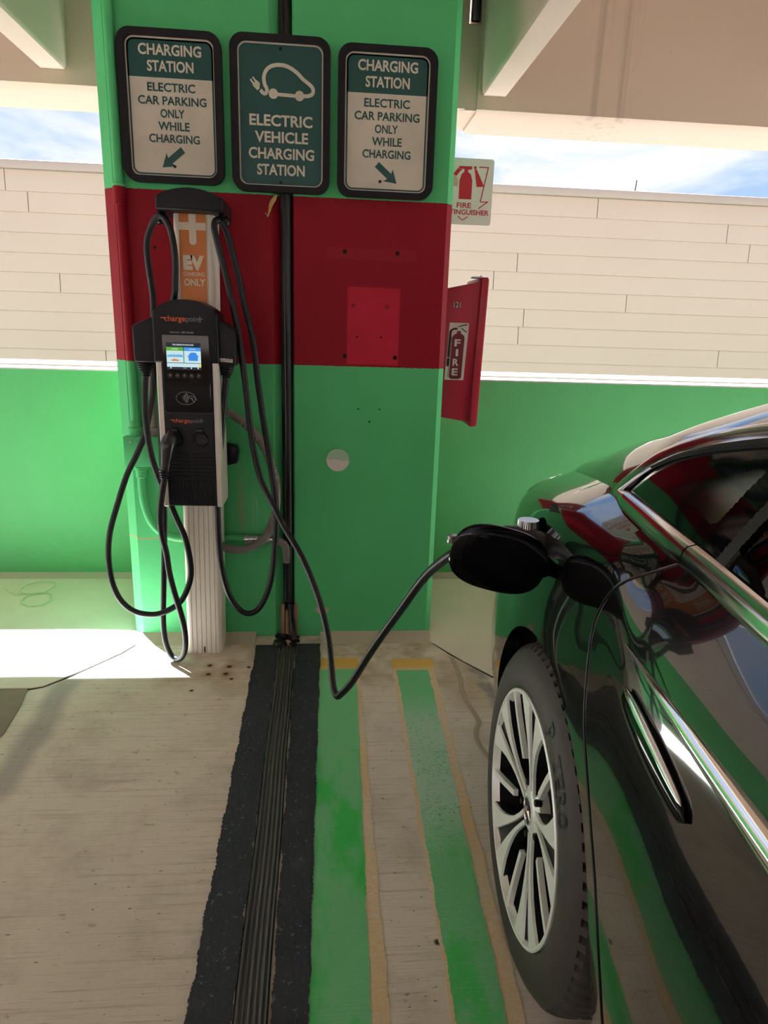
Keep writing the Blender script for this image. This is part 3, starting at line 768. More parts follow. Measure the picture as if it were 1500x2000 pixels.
obj('red_arrow_outline', bm, M_sign_red, t); bm = B()
text(bm, 'FIRE', *[k(.40, 0)[0], k(.645, 0)[0]], k(0, .745)[1], k(0, .665)[1], yk, bold=.02)
obj('red_lettering', bm, M_sign_red, t); bm = B()
text(bm, 'XTINGUISHER', *[k(.195, 0)[0], k(.958, 0)[0]], k(0, .848)[1], k(0, .768)[1], yk, bold=.02)
obj('red_lettering', bm, M_sign_red, t)

t = thing('extinguisher_cabinet', 'red moulded fire extinguisher cabinet on right side of the column', 'cabinet', (.483, .35, .94))
bm = B(); prism(bm, [(.484, .962), (.632, .940), (.640, .945), (.660, 1.530), (.652, 1.537), (.484, 1.500)], .20, .50, 'y', .006, 2); obj('cabinet_body', bm, M_red_cabinet, t)
bm = B(); prism(bm, [(.632, .925), (.640, .920), (.662, .922), (.668, .930), (.680, 1.545), (.674, 1.553), (.652, 1.553), (.648, 1.546)], .188, .512, 'y', .006, 2); obj('door', bm, M_red_cabinet, t)
bm = B(); box(bm, .612, .660, .215, .255, 1.550, 1.556, .002, 1); lathe(bm, [(.006, 0), (.006, .008), (.003, .010)], (.652, .225, 1.552), 'z', 10); lathe(bm, [(.006, 0), (.006, .008), (.003, .010)], (.632, .225, 1.548), 'z', 10)
obj('hinge', bm, M_steel, t)
bm = B(); box(bm, .563, .585, .198, .201, 1.455-.02, 1.455+.02, .0); 
bm.free()
bm = B(); box(bm, .534, .566, .1985, .2005, 1.425, 1.452); nb = obj('number_tag', bm, M_decal_maroon, t)
bm = B(); text(bm, '121', .5355, .5645, 1.4275, 1.4505, .1985, bold=.01); obj('number', bm, M_decal, nb)
# decal: white panel with extinguisher picture and FIRE reading down, leaning with the moulded side
sk = lambda u, v: (.512 + u*.0845 + (1-v)*.0105, 1.124 + (1-v)*.241)
bm = B(); flat(bm, [sk(0, 1), sk(1, 1), sk(1, 0), sk(0, 0)], .1995); dc = obj('fire_decal', bm, M_decal, t)
bm = B(); yk = .1985
flat(bm, [sk(.22, .96), sk(.34, .985), sk(.72, .985), sk(.86, .96), sk(.84, .26), sk(.80, .22), sk(.62, .18), sk(.62, .14), sk(.42, .14), sk(.42, .18), sk(.24, .22), sk(.20, .26)], yk)
obj('extinguisher_picture', bm, M_decal_maroon, dc)
bm = B()
stroke(bm, [sk(.44, .105), sk(.28, .105), sk(.14, .13), sk(.09, .19), sk(.09, .60)], .0085, yk, k=4)
flat(bm, [sk(.04, .62), sk(.15, .62), sk(.15, .76), sk(.04, .76)], yk)
stroke(bm, [sk(.45, .075), sk(.62, .05), sk(.92, .028)], .004, yk); stroke(bm, [sk(.62, .09), sk(.78, .13), sk(.92, .16)], .004, yk)
stroke(bm, [sk(.16, .24), sk(.155, .95)], .0018, yk, smooth=False)
obj('black_drawing', bm, M_black_ink, dc)
bm = B(); flat(bm, disc_pts(*sk(.52, .105), .0085, 20), yk-.0012); obj('white_gauge', bm, M_decal, dc)
for i, ch in enumerate('FIRE'):
    z1 = .285+i*.17; x0, zt = sk(.34, z1); x1, zb = sk(.66, z1+.125)
    if ch == 'I': x0, x1 = sk(.45, z1)[0], sk(.57, z1)[0]
    bm = B(); text(bm, ch, min(x0, x1)-.0005, max(x0, x1), zb, zt, yk-.0012, bold=.03); obj('white_letter', bm, M_decal, dc)
# ================================================================== charging station
cs = thing('charging_station', 'black and cream two-cable charging station standing in front of the left pier', 'charging station', (-.498, -.09, 0))
# post: fluted aluminium column with rounded corners; leans a touch to the right
def post_profile():
    pts = []
    hx = .0715; y0, y1 = -.158, -.022; r = .018
    fl = 7
    for i in range(7): a = math.radians(180+90*i/6); pts.append((-hx+r+r*math.cos(a), y0+r+r*math.sin(a)))
    xs = np.linspace(-hx+r+.006, hx-r-.006, 6)
    for x in xs:
        pts += [(x-.0016, y0), (x-.0007, y0+.003), (x+.0007, y0+.003), (x+.0016, y0)]
    for i in range(7): a = math.radians(270+90*i/6); pts.append((hx-r+r*math.cos(a), y0+r+r*math.sin(a)))
    for y in (-.115, -.075): pts += [(hx, y-.0014), (hx-.003, y), (hx, y+.0014)]
    for i in range(5): a = math.radians(0+90*i/4); pts.append((hx-r+r*math.cos(a), y1-r+r*math.sin(a)))
    for i in range(5): a = math.radians(90+90*i/4); pts.append((-hx+r+r*math.cos(a), y1-r+r*math.sin(a)))
    return pts
PX = lambda z: -.4985+.0145*z
bm = B(); pr = post_profile(); rs = []
for z in (0.0, .45, .9, 1.35, 1.72):
    rs.append([bm.verts.new((PX(z)+p[0], p[1], z)) for p in pr])
for i in range(len(rs)-1):
    for j in range(len(pr)): bm.faces.new((rs[i][j], rs[i+1][j], rs[i+1][(j+1) % len(pr)], rs[i][(j+1) % len(pr)]))
bm.faces.new(rs[0]); bm.faces.new(rs[-1][::-1])
po = obj('post', bm, M_alu, cs, sharp=25, label='cream fluted aluminium post')
bm = B(); box(bm, -.501, -.494, -.1595, -.150, .002, .032, .003, 2); obj('drain_slot', bm, M_black_plastic, po)
# orange sticker
stt = B(); flat(stt, [(PX(1.40)-.050, 1.40), (PX(1.40)+.044, 1.40), (PX(1.71)+.044, 1.712), (PX(1.71)-.050, 1.712)], -.1584, .0006)
st = obj('orange_sticker', stt, M_orange, cs, label='orange sticker with pale lettering')
bm = B(); yk = -.1592
cx = PX(1.6)-.003
flat(bm, rrect(cx-.0115, cx+.0135, 1.598, 1.712, .0115), yk)
flat(bm, [(cx-.047, 1.647), (cx-.0116, 1.647), (cx-.0116, 1.672), (cx-.047, 1.672)], yk); flat(bm, [(cx+.0136, 1.647), (cx+.047, 1.647), (cx+.047, 1.672), (cx+.0136, 1.672)], yk)
cx = PX(1.5)-.002
text(bm, 'EV', cx-.036, cx+.038, 1.513, 1.563, yk, bold=.07)
text(bm, 'CHARGING', cx-.037, cx+.039, 1.493, 1.5065, yk, bold=.015)
text(bm, 'ONLY', cx-.036, cx+.040, 1.459, 1.4845, yk, bold=.03)
obj('sticker_print', bm, M_sticker_grey, st)
# top cap with arched crown
bm = B(); pts = []
xl, xr = -.586, -.358
for i in range(17):
    u = i/16; x = xl+(xr-xl)*u; pts.append((x, 1.742+.030*(1-(2*u-1)**2)))
pts += [(xr, 1.700), (xl, 1.700)]
prism(bm, pts, -.235, -.015, 'y', .010, 3)
obj('top_cap', bm, M_black_plastic, cs)
# cable hooks under the cap
for xh, sgn in ((-.578, -1), (-.372, 1)):
    bm = B(); lathe(bm, [(.010, 0), (.012, .015), (.010, .03)], (xh, -.17, 1.683), 'z', 14)
    m_ = bmesh.ops.create_uvsphere(bm, u_segments=18, v_segments=12, radius=.0185)
    bmesh.ops.translate(bm, verts=m_['verts'], vec=(xh+sgn*.010, -.165, 1.678))
    tube(bm, [(xh, -.17, 1.70), (xh, -.188, 1.690), (xh, -.200, 1.680)], .009, 4, 10)
    obj('cable_hook', bm, M_satin_black, cs)
# head: silver side rails, black body
HX = -.490
bm = B()
prism(bm, [(HX-.108, -.155), (HX-.108, -.292), (HX-.104, -.299), (HX-.088, -.299), (HX-.088, -.155)], .672, 1.205, 'z', .003, 1)
obj('side_rail', bm, M_alu_side, cs, label='silver edge trim on the left of the head')
bm = B()
prism(bm, [(HX+.108, -.155), (HX+.108, -.292), (HX+.104, -.299), (HX+.088, -.299), (HX+.088, -.155)], .672, 1.205, 'z', .003, 1)
obj('side_rail', bm, M_alu_side, cs, label='silver edge trim on the right of the head')
bm = B(); prism(bm, rrect(HX-.087, HX+.087, .675, 1.22, .006, 3), -.300, -.155, 'y', .004, 2)
body = obj('body_shell', bm, M_black_plastic, cs)
bm = B(); pts = []
for i in range(21):
    u = i/20; x = HX-.112+.224*u; pts.append((x, 1.362+.046*(1-abs(2*u-1)**2.4)))
pts += [(HX+.112, 1.195), (HX-.112, 1.195)]
prism(bm, pts, -.306, -.150, 'y', .009, 3)
obj('head_cover', bm, M_black_plastic, cs)
# ribs and grille
bm = B()
for i in range(26):
    x = HX-.083+.166*i/25; box(bm, x-.0018, x+.0018, -.3045, -.299, .682, .775)
obj('ribbed_skirt', bm, M_black_plastic, cs)
bm = B()
for i in range(7):
    z = .868-.0135*i
    box(bm, HX-.072, HX-.006, -.3035, -.299, z-.003, z+.003, .001, 1); box(bm, HX+.006, HX+.078, -.3035, -.299, z-.003, z+.003, .001, 1)
obj('louvre_grille', bm, M_black_plastic, cs)
obj('seam_ridge', bx(HX-.087, HX+.087, -.3025, -.299, .777, .781), M_satin_black, cs)
obj('seam_ridge', bx(HX-.087, HX+.087, -.3025, -.299, 1.017, 1.021), M_satin_black, cs)
# glass front panel
bm = B(); prism(bm, rrect(HX-.080, HX+.080, 1.024, 1.290, .004, 3), -.309, -.298, 'y', .001, 1)
gp = obj('glass_panel', bm, M_gloss_black, cs)
S0, S1, SZ0, SZ1 = -.556, -.439, 1.172, 1.264
sx = lambda u: S0+(S1-S0)*u
sz = lambda v: SZ1+(SZ0-SZ1)*v
ys = -.3092
def sflat(name, polys, mat, dy=0.0, par=None):
    bm = B()
    for p in polys: flat(bm, [(sx(u), sz(v)) for u, v in p], ys-dy, .0004)
    return obj(name, bm, mat, par or cs)
R4 = lambda a, b, c, d: [(a, b), (c, b), (c, d), (a, d)]
scr = sflat('screen', [R4(0, 0, 1, 1)], emit('screen_navy', (14, 30, 48), .9), 0, cs)
def spart(name, polys, mat, dy): return sflat(name, polys, mat, dy, scr)
spart('pale_tiles', [R4(0, .30, .49, .74), R4(.51, .30, 1, .74), R4(0, .76, 1, .90)], emit('screen_pale', (196, 226, 230), 1.0), .0004)
spart('green_tab', [R4(0, .17, .49, .30)], emit('screen_green', (92, 168, 44), 1.0), .0004)
spart('blue_tab', [R4(.51, .17, 1, .30)], emit('screen_blue', (62, 150, 235), 1.0), .0004)
spart('car_picture', [[(.66, .42), (.70, .36), (.80, .35), (.86, .37), (.90, .46), (.91, .50), (.91, .66), (.64, .66), (.64, .50)], [(.61, .48), (.65, .48), (.65, .51), (.61, .51)], [(.90, .48), (.94, .48), (.94, .51), (.90, .51)]], emit('screen_blue_car', (50, 135, 225), 1.0), .0008)
spart('skyline_picture', [[(.02, .48), (.06, .45), (.12, .47), (.12, .43), (.17, .43), (.17, .47), (.21, .47), (.21, .41), (.24, .41), (.24, .46), (.30, .46), (.30, .42), (.33, .42), (.33, .46), (.38, .44), (.44, .44), (.48, .50), (.48, .53), (.02, .53)]], emit('screen_sky', (96, 170, 215), 1.0), .0008)
spart('orange_car_picture', [[(.13, .65), (.18, .61), (.24, .60), (.30, .62), (.36, .64), (.36, .68), (.14, .68)]], emit('screen_orange', (225, 125, 60), 1.0), .0008)
spart('yellow_corner', [R4(.93, .79, 1, .90)], emit('screen_yellow', (225, 215, 120), 1.0), .0008)
bm = B()
text(bm, 'THE CARRINGTON 3RD FLOOR', sx(.18), sx(.80), sz(.105), sz(.05), ys-.0008, .0003, .01)
obj('screen_heading', bm, emit('screen_white', (235, 240, 240), 1.0), scr); bm = B()
text(bm, 'AVAILABLE', sx(.15), sx(.34), sz(.26), sz(.21), ys-.0008, .0003)
obj('green_tab_text', bm, bpy.data.materials['screen_white'], scr); bm = B()
text(bm, 'CHARGING', sx(.66), sx(.85), sz(.255), sz(.21), ys-.0008, .0003)
obj('blue_tab_text', bm, bpy.data.materials['screen_white'], scr); bm = B()
for u in (.11, .71, .91): flat(bm, disc_pts(sx(u), sz(.935), .0024, 12), ys-.0008, .0003)
text(bm, 'English', sx(.47), sx(.57), sz(.95), sz(.92), ys-.0008, .0003)
obj('screen_footer', bm, bpy.data.materials['screen_white'], scr)
for i in range(5):
    x = -.547+.0245*i
    bm = B(); lathe(bm, [(.0090, -.3088), (.0090, -.3115), (.0068, -.3115), (.0062, -.3095)], (x, 0, 1.1515), 'y', 20)
    bt = obj('button', bm, M_satin_black, cs)
    bm = B(); lathe(bm, [(.0022, -.3095), (.0022, -.3112), (.001, -.3118)], (x, 0, 1.152), 'y', 10); obj('red_dot', bm, M_pink_ink, bt)
bm = B(); yk = -.3094
stroke(bm, [(-.497+.033*math.cos(2*PI*i/24), 1.073+.0225*math.sin(2*PI*i/24)) for i in range(24)], .0008, yk, closed=True, k=2)
for i in range(4):
    r = .006+.0055*i
    stroke(bm, [(-.512+r*math.cos(a), 1.074+r*1.15*math.sin(a)) for a in np.linspace(-.75, .75, 7)], .0013, yk, k=2)
stroke(bm, [(-.484, 1.074), (-.486, 1.079), (-.481, 1.082), (-.474, 1.079), (-.466, 1.077), (-.459, 1.066)], .0009, yk)
stroke(bm, [(-.484, 1.074), (-.479, 1.073), (-.471, 1.064), (-.466, 1.059)], .0009, yk); stroke(bm, [(-.478, 1.075), (-.472, 1.070)], .0009, yk)
obj('tap_symbol', bm, M_white_ink, cs)
def logo(x0, x1, z0, z1, y, nm):
    w_ = x1-x0; bm = B()
    stroke(bm, [(x0, (z0+z1)/2+.002), (x0+.11*w_, (z0+z1)/2+.002)], (z1-z0)*.16, y, smooth=False)
    text(bm, 'charge', x0+.085*w_, x0+.585*w_, z0-.0035, z1, y, bold=.012)
    o1 = obj(nm+'_orange', bm, M_orange_ink, cs)
    bm = B()
    text(bm, 'poin', x0+.60*w_, x0+.885*w_, z0-.0035, z1-.0015, y, bold=.008)
    stroke(bm, [(x0+.885*w_, (z0+z1)/2+.001), (x1, (z0+z1)/2+.001)], (z1-z0)*.16, y, smooth=False)
    stroke(bm, [(x0+.93*w_, z0), (x0+.93*w_, z1)], (z1-z0)*.18, y, smooth=False)
    return obj(nm+'_grey', bm, M_grey_ink, cs)
logo(-.570, -.428, 1.333, 1.354, -.3065, 'wordmark')
logo(-.556, -.440, .984, 1.000, -.3005, 'wordmark')
bm = B(); text(bm, 'Need help? 1-888-758-4389', -.541, -.461, 1.2945, 1.301, -.3065, .0005); obj('help_line', bm, M_white_ink, cs)
# sockets
for sxk in (-.543, -.452):
    bm = B(); lathe(bm, [(.027, -.299), (.027, -.304), (.0235, -.309), (.0205, -.309), (.0195, -.301), (.002, -.3005)], (sxk, 0, .925), 'y', 28)
    box(bm, sxk-.013, sxk+.013, -.312, -.299, .945, .966, .004, 2)
    obj('socket', bm, M_satin_black, cs)
# side holsters with ribbed strain reliefs
for s, x0, x1 in ((-1, -.676, -.600), (1, -.384, -.322)):
    bm = B()
    if s < 0: pts = [(x0, 1.312), (x0+.004, 1.318), (x1, 1.350), (x1, 1.192), (x0+.006, 1.192), (x0+.001, 1.200)]
    else: pts = [(x0, 1.348), (x1-.004, 1.318), (x1, 1.310), (x1-.001, 1.197), (x1-.007, 1.186), (x0, 1.188)]
    prism(bm, pts, -.285, -.20, 'y', .008, 3)
    ho = obj('side_housing', bm, M_black_plastic, cs)
    cxh = -.645 if s < 0 else -.362
    bm = B(); pf = []
    for i in range(6):
        r = .031-.0034*i; z = 1.190-.0085*i
        pf += [(r, z), (r+.0015, z-.002), (r+.001, z-.0045), (r-.0045, z-.005), (r-.0045, z-.008)]
    pf += [(.0125, 1.142)]
    lathe(bm, pf, (cxh, -.248, 0), 'z', 24)
    obj('strain_relief', bm, M_black_plastic, ho)
    if s > 0:
        bm = B(); prism(bm, [(-.389, 1.203), (-.333, 1.199), (-.333, 1.211), (-.389, 1.215)], -.2868, -.285, 'y'); lb = obj('label_tape', bm, M_decal, cs, label='white label tape on the right housing')
        bm = B(); text(bm, 'LISSA-27125', -.386, -.337, 1.2035, 1.2105, -.2868, .0004); obj('label_print', bm, M_black_ink, lb)
bm = B(); prism(bm, [(-.392, .79), (-.352, .80), (-.345, .845), (-.352, .865), (-.392, .875)], -.11, -.05, 'y', .006, 2); obj('rear_bracket', bm, M_black_plastic, cs)
# holstered connector on the left socket
bm = B()
P = catmull([(-.543, -.306, .930), (-.549, -.340, .932), (-.556, -.362, .915), (-.561, -.366, .880), (-.567, -.366, .842), (-.571, -.366, .822)], 5)
n_ = len(P)
sweep(bm, P, [(1.0*math.cos(2*PI*i/16), 1.0*math.sin(2*PI*i/16)) for i in range(16)], scale=[.0235 if i < 6 else (.0265 if i < 11 else max(.0175, .0255-.0009*(i-10))) for i in range(n_)])
tube(bm, [(-.548, -.345, .955), (-.552, -.362, .945), (-.556, -.378, .925)], .010, 4, 10)
cn = obj('connector', bm, simple('grey_black_connector', (40, 39, 46), .28), cs, label='dark grey plug holstered in the left socket')
bm = B(); pf = []
for i in range(4):
    z = .826-.009*i; r = .0195-.0012*i
    pf += [(r, z), (r+.0012, z-.002), (r, z-.0045), (r-.004, z-.0055), (r-.004, z-.008)]
pf += [(.012, .786)]
lathe(bm, pf, (-.5735, -.365, 0), 'z', 20); obj('connector_grip_rings', bm, M_satin_black, cn)
CORD_A = [(-.645, -.25, 1.158), (-.652, -.25, 1.096), (-.656, -.25, 1.004), (-.651, -.25, .910), (-.639, -.25, .832), (-.616, -.245, .746), (-.596, -.24, .692), (-.569, -.235, .611), (-.537, -.235, .519), (-.523, -.235, .395), (-.541, -.24, .317), (-.575, -.245, .261), (-.639, -.25, .224), (-.696, -.25, .218), (-.755, -.24, .231), (-.805, -.22, .269), (-.837, -.2, .336), (-.85, -.18, .432), (-.84, -.17, .53), (-.808, -.16, .637), (-.766, -.15, .756), (-.725, -.145, .836), (-.691, -.14, .915), (-.673, -.125, .997), (-.659, -.115, 1.068), (-.652, -.1, 1.197), (-.645, -.1, 1.309), (-.639, -.11, 1.405), (-.639, -.12, 1.453), (-.642, -.14, 1.539), (-.639, -.15, 1.603), (-.619, -.165, 1.648), (-.6, -.18, 1.675), (-.581, -.19, 1.686), (-.563, -.195, 1.676), (-.546, -.2, 1.643), (-.539, -.19, 1.595), (-.538, -.18, 1.54), (-.543, -.175, 1.471), (-.55, -.17, 1.419), (-.593, -.125, 1.311), (-.627, -.1, 1.159), (-.641, -.1, .905), (-.629, -.16, .639), (-.633, -.18, .477), (-.642, -.19, .308), (-.649, -.2, .166), (-.643, -.21, .085), (-.624, -.22, .030), (-.597, -.235, .014), (-.571, -.255, .034), (-.552, -.27, .085), (-.549, -.28, .161), (-.56, -.29, .246), (-.575, -.3, .325), (-.588, -.31, .412), (-.593, -.32, .498), (-.602, -.33, .565), (-.603, -.34, .637), (-.592, -.35, .717), (-.575, -.364, .788)]
CORD_B = [(-.362, -.25, 1.152), (-.372, -.25, 1.066), (-.382, -.25, .972), (-.393, -.25, .876), (-.402, -.25, .779), (-.41, -.245, .664), (-.411, -.24, .554), (-.409, -.235, .463), (-.4, -.23, .372), (-.38, -.22, .285), (-.345, -.21, .221), (-.309, -.205, .2), (-.271, -.2, .216), (-.238, -.19, .272), (-.215, -.18, .353), (-.202, -.17, .476), (-.195, -.165, .59), (-.2, -.16, .673), (-.21, -.155, .754), (-.224, -.15, .861), (-.241, -.145, .966), (-.251, -.145, 1.048), (-.263, -.145, 1.143), (-.273, -.15, 1.262), (-.302, -.155, 1.397), (-.321, -.16, 1.498), (-.335, -.165, 1.557), (-.352, -.17, 1.63), (-.367, -.18, 1.665), (-.379, -.19, 1.68), (-.392, -.2, 1.671), (-.392, -.205, 1.636), (-.366, -.205, 1.524), (-.342, -.21, 1.416), (-.321, -.21, 1.307), (-.306, -.22, 1.194), (-.293, -.22, 1.055), (-.284, -.22, .95), (-.269, -.23, .859), (-.244, -.25, .763), (-.203, -.28, .687), (-.155, -.32, .603), (-.107, -.37, .539), (-.064, -.42, .47), (-.019, -.5, .376), (.011, -.57, .279), (.024, -.64, .196), (.031, -.7, .15), (.043, -.74, .136), (.06, -.78, .171), (.093, -.83, .246), (.148, -.92, .405), (.208, -1.03, .57), (.255, -1.16, .724), (.282, -1.27, .81), (.300, -1.325, .848), (.345, -1.365, .885), (.40, -1.385, .905)]
bm = B(); tube(bm, CORD_A, .0115, 5, 12); obj('charging_cable', bm, M_cable, cs)
bm = B(); tube(bm, CORD_B, .0115, 5, 12); obj('charging_cable', bm, M_cable, cs, label='black cable running down to the car')
# ================================================================== car (local frame: x forward, y left, z up; origin on the ground under the rear axle)
TH = .038
O0 = (1.3573, -1.6207, 0.0)
car = thing('car', 'glossy black sedan parked at right with its charging flap open', 'car', O0, -PI/2-TH)
def kf(d):
    xs = np.array([k for k, _ in d], float); ys = np.array([v for _, v in d], float)
    sl = np.zeros(len(xs)); h = np.diff(xs); dl = np.diff(ys)/h
    for i in range(1, len(xs)-1):
        sl[i] = 0 if dl[i-1]*dl[i] <= 0 else (h[i-1]+h[i])*1.0/((h[i-1])/dl[i-1]+(h[i])/dl[i])
    sl[0] = dl[0]; sl[-1] = dl[-1]
    def f(x):
        x = min(max(x, xs[0]), xs[-1]); i = min(max(int(np.searchsorted(xs, x))-1, 0), len(xs)-2)
        t = (x-xs[i])/h[i]; t2 = t*t; t3 = t2*t
        return (2*t3-3*t2+1)*ys[i]+(t3-2*t2+t)*h[i]*sl[i]+(-2*t3+3*t2)*ys[i+1]+(t3-t2)*h[i]*sl[i+1]
    return f
Bw = kf([(-.97, .50), (-.95, .62), (-.90, .73), (-.82, .80), (-.70, .868), (-.55, .903), (-.38, .920), (-.2, .928), (0, .930), (.25, .930), (.6, .940), (1.2, .945), (2.5, .945), (3.2, .935), (3.6, .88), (3.85, .76), (3.97, .52)])
zsill = kf([(-.97, .36), (-.85, .30), (-.6, .27), (-.4, .24), (.4, .20), (3.0, .20), (3.97, .26)])
zbelt = kf([(-.97, .90), (-.8, .935), (-.5, .985), (-.25, 1.022), (-.04, 1.046), (.33, 1.045), (.6, 1.036), (1.2, 1.02), (2.0, .99), (2.6, .965), (3.3, .87), (3.97, .66)])
wbelt = kf([(-.97, .43), (-.9, .57), (-.75, .645), (-.5, .705), (-.25, .757), (-.04, .800), (.15, .825), (.33, .843), (.6, .858), (1.2, .872), (2.2, .87), (2.8, .83), (3.4, .74), (3.97, .45)])
# shoulder line above the windows, smooth from tail to bonnet
zd = kf([(-.97, .915), (-.8, .968), (-.5, 1.048), (-.3, 1.098), (-.04, 1.150), (.09, 1.178), (.20, 1.197), (.314, 1.218), (.5, 1.258), (.8, 1.310), (1.3, 1.345), (1.8, 1.32), (2.2, 1.20), (2.55, 1.02), (2.75, .985), (3.3, .885), (3.97, .67)])
wd_ = kf([(-.97, .41), (-.8, .560), (-.5, .625), (-.3, .672), (-.04, .735), (.09, .758), (.20, .761), (.314, .752), (.5, .730), (.8, .69), (1.3, .655), (1.8, .665), (2.2, .73), (2.55, .80), (2.75, .81), (3.3, .73), (3.97, .44)])
zc = kf([(-.97, .945), (-.93, .99), (-.85, 1.01), (-.6, 1.062), (-.3, 1.152), (0, 1.262), (.4, 1.398), (.8, 1.458), (1.3, 1.485), (1.9, 1.455), (2.4, 1.33), (2.75, 1.06), (3.3, .97), (3.8, .80), (3.97, .69)])
dzc = kf([(-.97, .040), (-.7, .050), (-.4, .054), (-.25, .056), (-.03, .054), (.13, .047), (.26, .043), (.5, .05), (3.97, .05)])
# how far up the side window reaches between belt line and shoulder line
sdl = kf([(-.045, 0), (-.02, .16), (.03, .42), (.09, .68), (.16, .86), (.25, .965), (.33, 1.0), (2.1, 1.0), (2.35, .7), (2.55, .0)])
def lerp(a, b, t): return a+(b-a)*t
def ctrl(u):
    b = Bw(u); zs = zsill(u); zb = zbelt(u); wb = wbelt(u); k = min(1, b/.93)
    q = min(1, max(0, (-.15-u)/.45)); q = q*q*(3-2*q)
    rmp = lambda x0, x1: (lambda t: t*t*(3-2*t))(min(1, max(0, (u-x0)/(x1-x0))))
    k1, k2 = rmp(-.22, -.02), rmp(.18, .38)
    A_ = np.array((b+.001-.030*q, .74)); K_ = np.array((b-.025-.028*q+.015*k2, zb-dzc(u)-.075*k2)); E_ = np.array((wb+.008*k1, zb-.018*k1))
    low = [(.935*b, zs), (.972*b, zs+.07), (b-.003, .44), (b+.003-.006*q, .60)]
    def rb(t):                               # rational curve: upright flank, rounded shoulder, nearly flat shelf
        k = 3.0; d = (1-t)**2+2*k*t*(1-t)+t*t; return tuple(((1-t)**2*A_+2*k*t*(1-t)*K_+t*t*E_)/d)
    low += [rb(t) for t in (0, .15, .3, .42, .54, .68, .84)]+[(wb+.0085*k1+.005*(1-k1), zb-.0165*k1-.0022*(1-k1)), (wb+.004*k1+.001, zb-.008*k1-.0006), (wb, zb)]
    wd2, zd2, z0 = wd_(u), zd(u), zc(u)
    top = [(wd2, zd2), (wd2*.905, lerp(zd2, z0, .30)), (wd2*.74, lerp(zd2, z0, .61)), (wd2*.48, lerp(zd2, z0, .85)), (wd2*.22, lerp(zd2, z0, .975)), (0, z0)]
    return low, top
def cr2(pts, per, ext0=None, ext1=None):
    P = [np.array(p, float) for p in pts]; n = len(P); out = []
    for i in range(n-1):
        p1, p2 = P[i], P[i+1]
        p0 = P[i-1] if i > 0 else (np.array(ext0, float) if ext0 is not None else 2*p1-p2)
        p3 = P[i+2] if i+2 < n else (np.array(ext1, float) if ext1 is not None else 2*p2-p1)
        for j in range(per):
            t = j/per
            out.append(.5*((2*p1)+(-p0+p2)*t+(2*p0-5*p1+4*p2-p3)*t*t+(-p0+3*p1-3*p2+p3)*t**3))
    out.append(P[-1]); return np.array(out)
def low_line(u, per=8):
    l, t = ctrl(u); return cr2(l, per)
def seg(u, t):
    """point between belt line (t=0) and shoulder line (t=1), gently bowed"""
    a = np.array((wbelt(u), zbelt(u))); b = np.array((wd_(u), zd(u))); p = a+(b-a)*t
    return p+np.array((.011*4*t*(1-t), .004*4*t*(1-t)))
def top_line(u, per=6, full=True):
    l, t = ctrl(u); T = cr2(t, per, seg(u, .72), (-t[-2][0], t[-2][1]))
    if not full: return T
    s0 = sdl(u); n_ = 5
    pre = np.array([seg(u, s0+(.999-s0)*k/n_) for k in range(n_)])
    return np.vstack([pre, T])
def side_w(u, z):
    L = low_line(u); return float(np.interp(z, L[:, 1], L[:, 0]))
def sp(u, z, out=0.0):
    """point on the car's right flank"""
    return Vector((u, -(side_w(u, z)+out), z))
def snorm(u, z):
    a = sp(u+.004, z)-sp(u-.004, z); b = sp(u, z+.004)-sp(u, z-.004)
    n = a.cross(b).normalized(); return n if n.y < 0 else -n
# --- flank grid, split into fender, door and the holes for wheel and charge port
us = list(np.concatenate([np.arange(-.97, -.8, .010), np.arange(-.8, 1.5, .0125), np.arange(1.5, 3.9, .06), np.arange(3.9, 3.975, .014)]))
us = [float(u) for u in us]
NZ = 72
def zrow(u):
    a, b = zsill(u), zbelt(u); return [a+(b-a)*(j/NZ) for j in range(NZ+1)]
AC, AR = (0.0, .36), .385
FC, FR = (2.0+1.12, .36), .385
PCn, PA, PB = (-.185, .896), .078, .054
door_edge = catmull([(.345, 1.0455, 0), (.303, 1.016, 0), (.256, .976, 0), (.224, .927, 0), (.213, .877, 0), (.228, .820, 0), (.263, .735, 0), (.300, .678, 0), (.350, .602, 0), (.395, .528, 0), (.430, .435, 0), (.449, .34, 0), (.455, .275, 0)], 10)
DEz = np.array([p.y for p in door_edge][::-1]); DEu = np.array([p.x for p in door_edge][::-1])
def edge_u(z): return float(np.interp(z, DEz, DEu))
DOOR_Z0, DOOR_U1 = .275, 1.30
def region(u, z):
    if (u-AC[0])**2+(z-AC[1])**2 < AR*AR or (z < AC[1] and abs(u-AC[0]) < AR*.999): return 'arch'
    if (u-FC[0])**2+(z-FC[1])**2 < FR*FR or (z < FC[1] and abs(u-FC[0]) < FR*.999): return 'arch'
    if ((u-PCn[0])/PA)**2+((z-PCn[1])/PB)**2 < 1: return 'port'
    if z > DOOR_Z0 and u > edge_u(z) and u < DOOR_U1: return 'door'
    return 'body'
Zr = [zrow(u) for u in us]
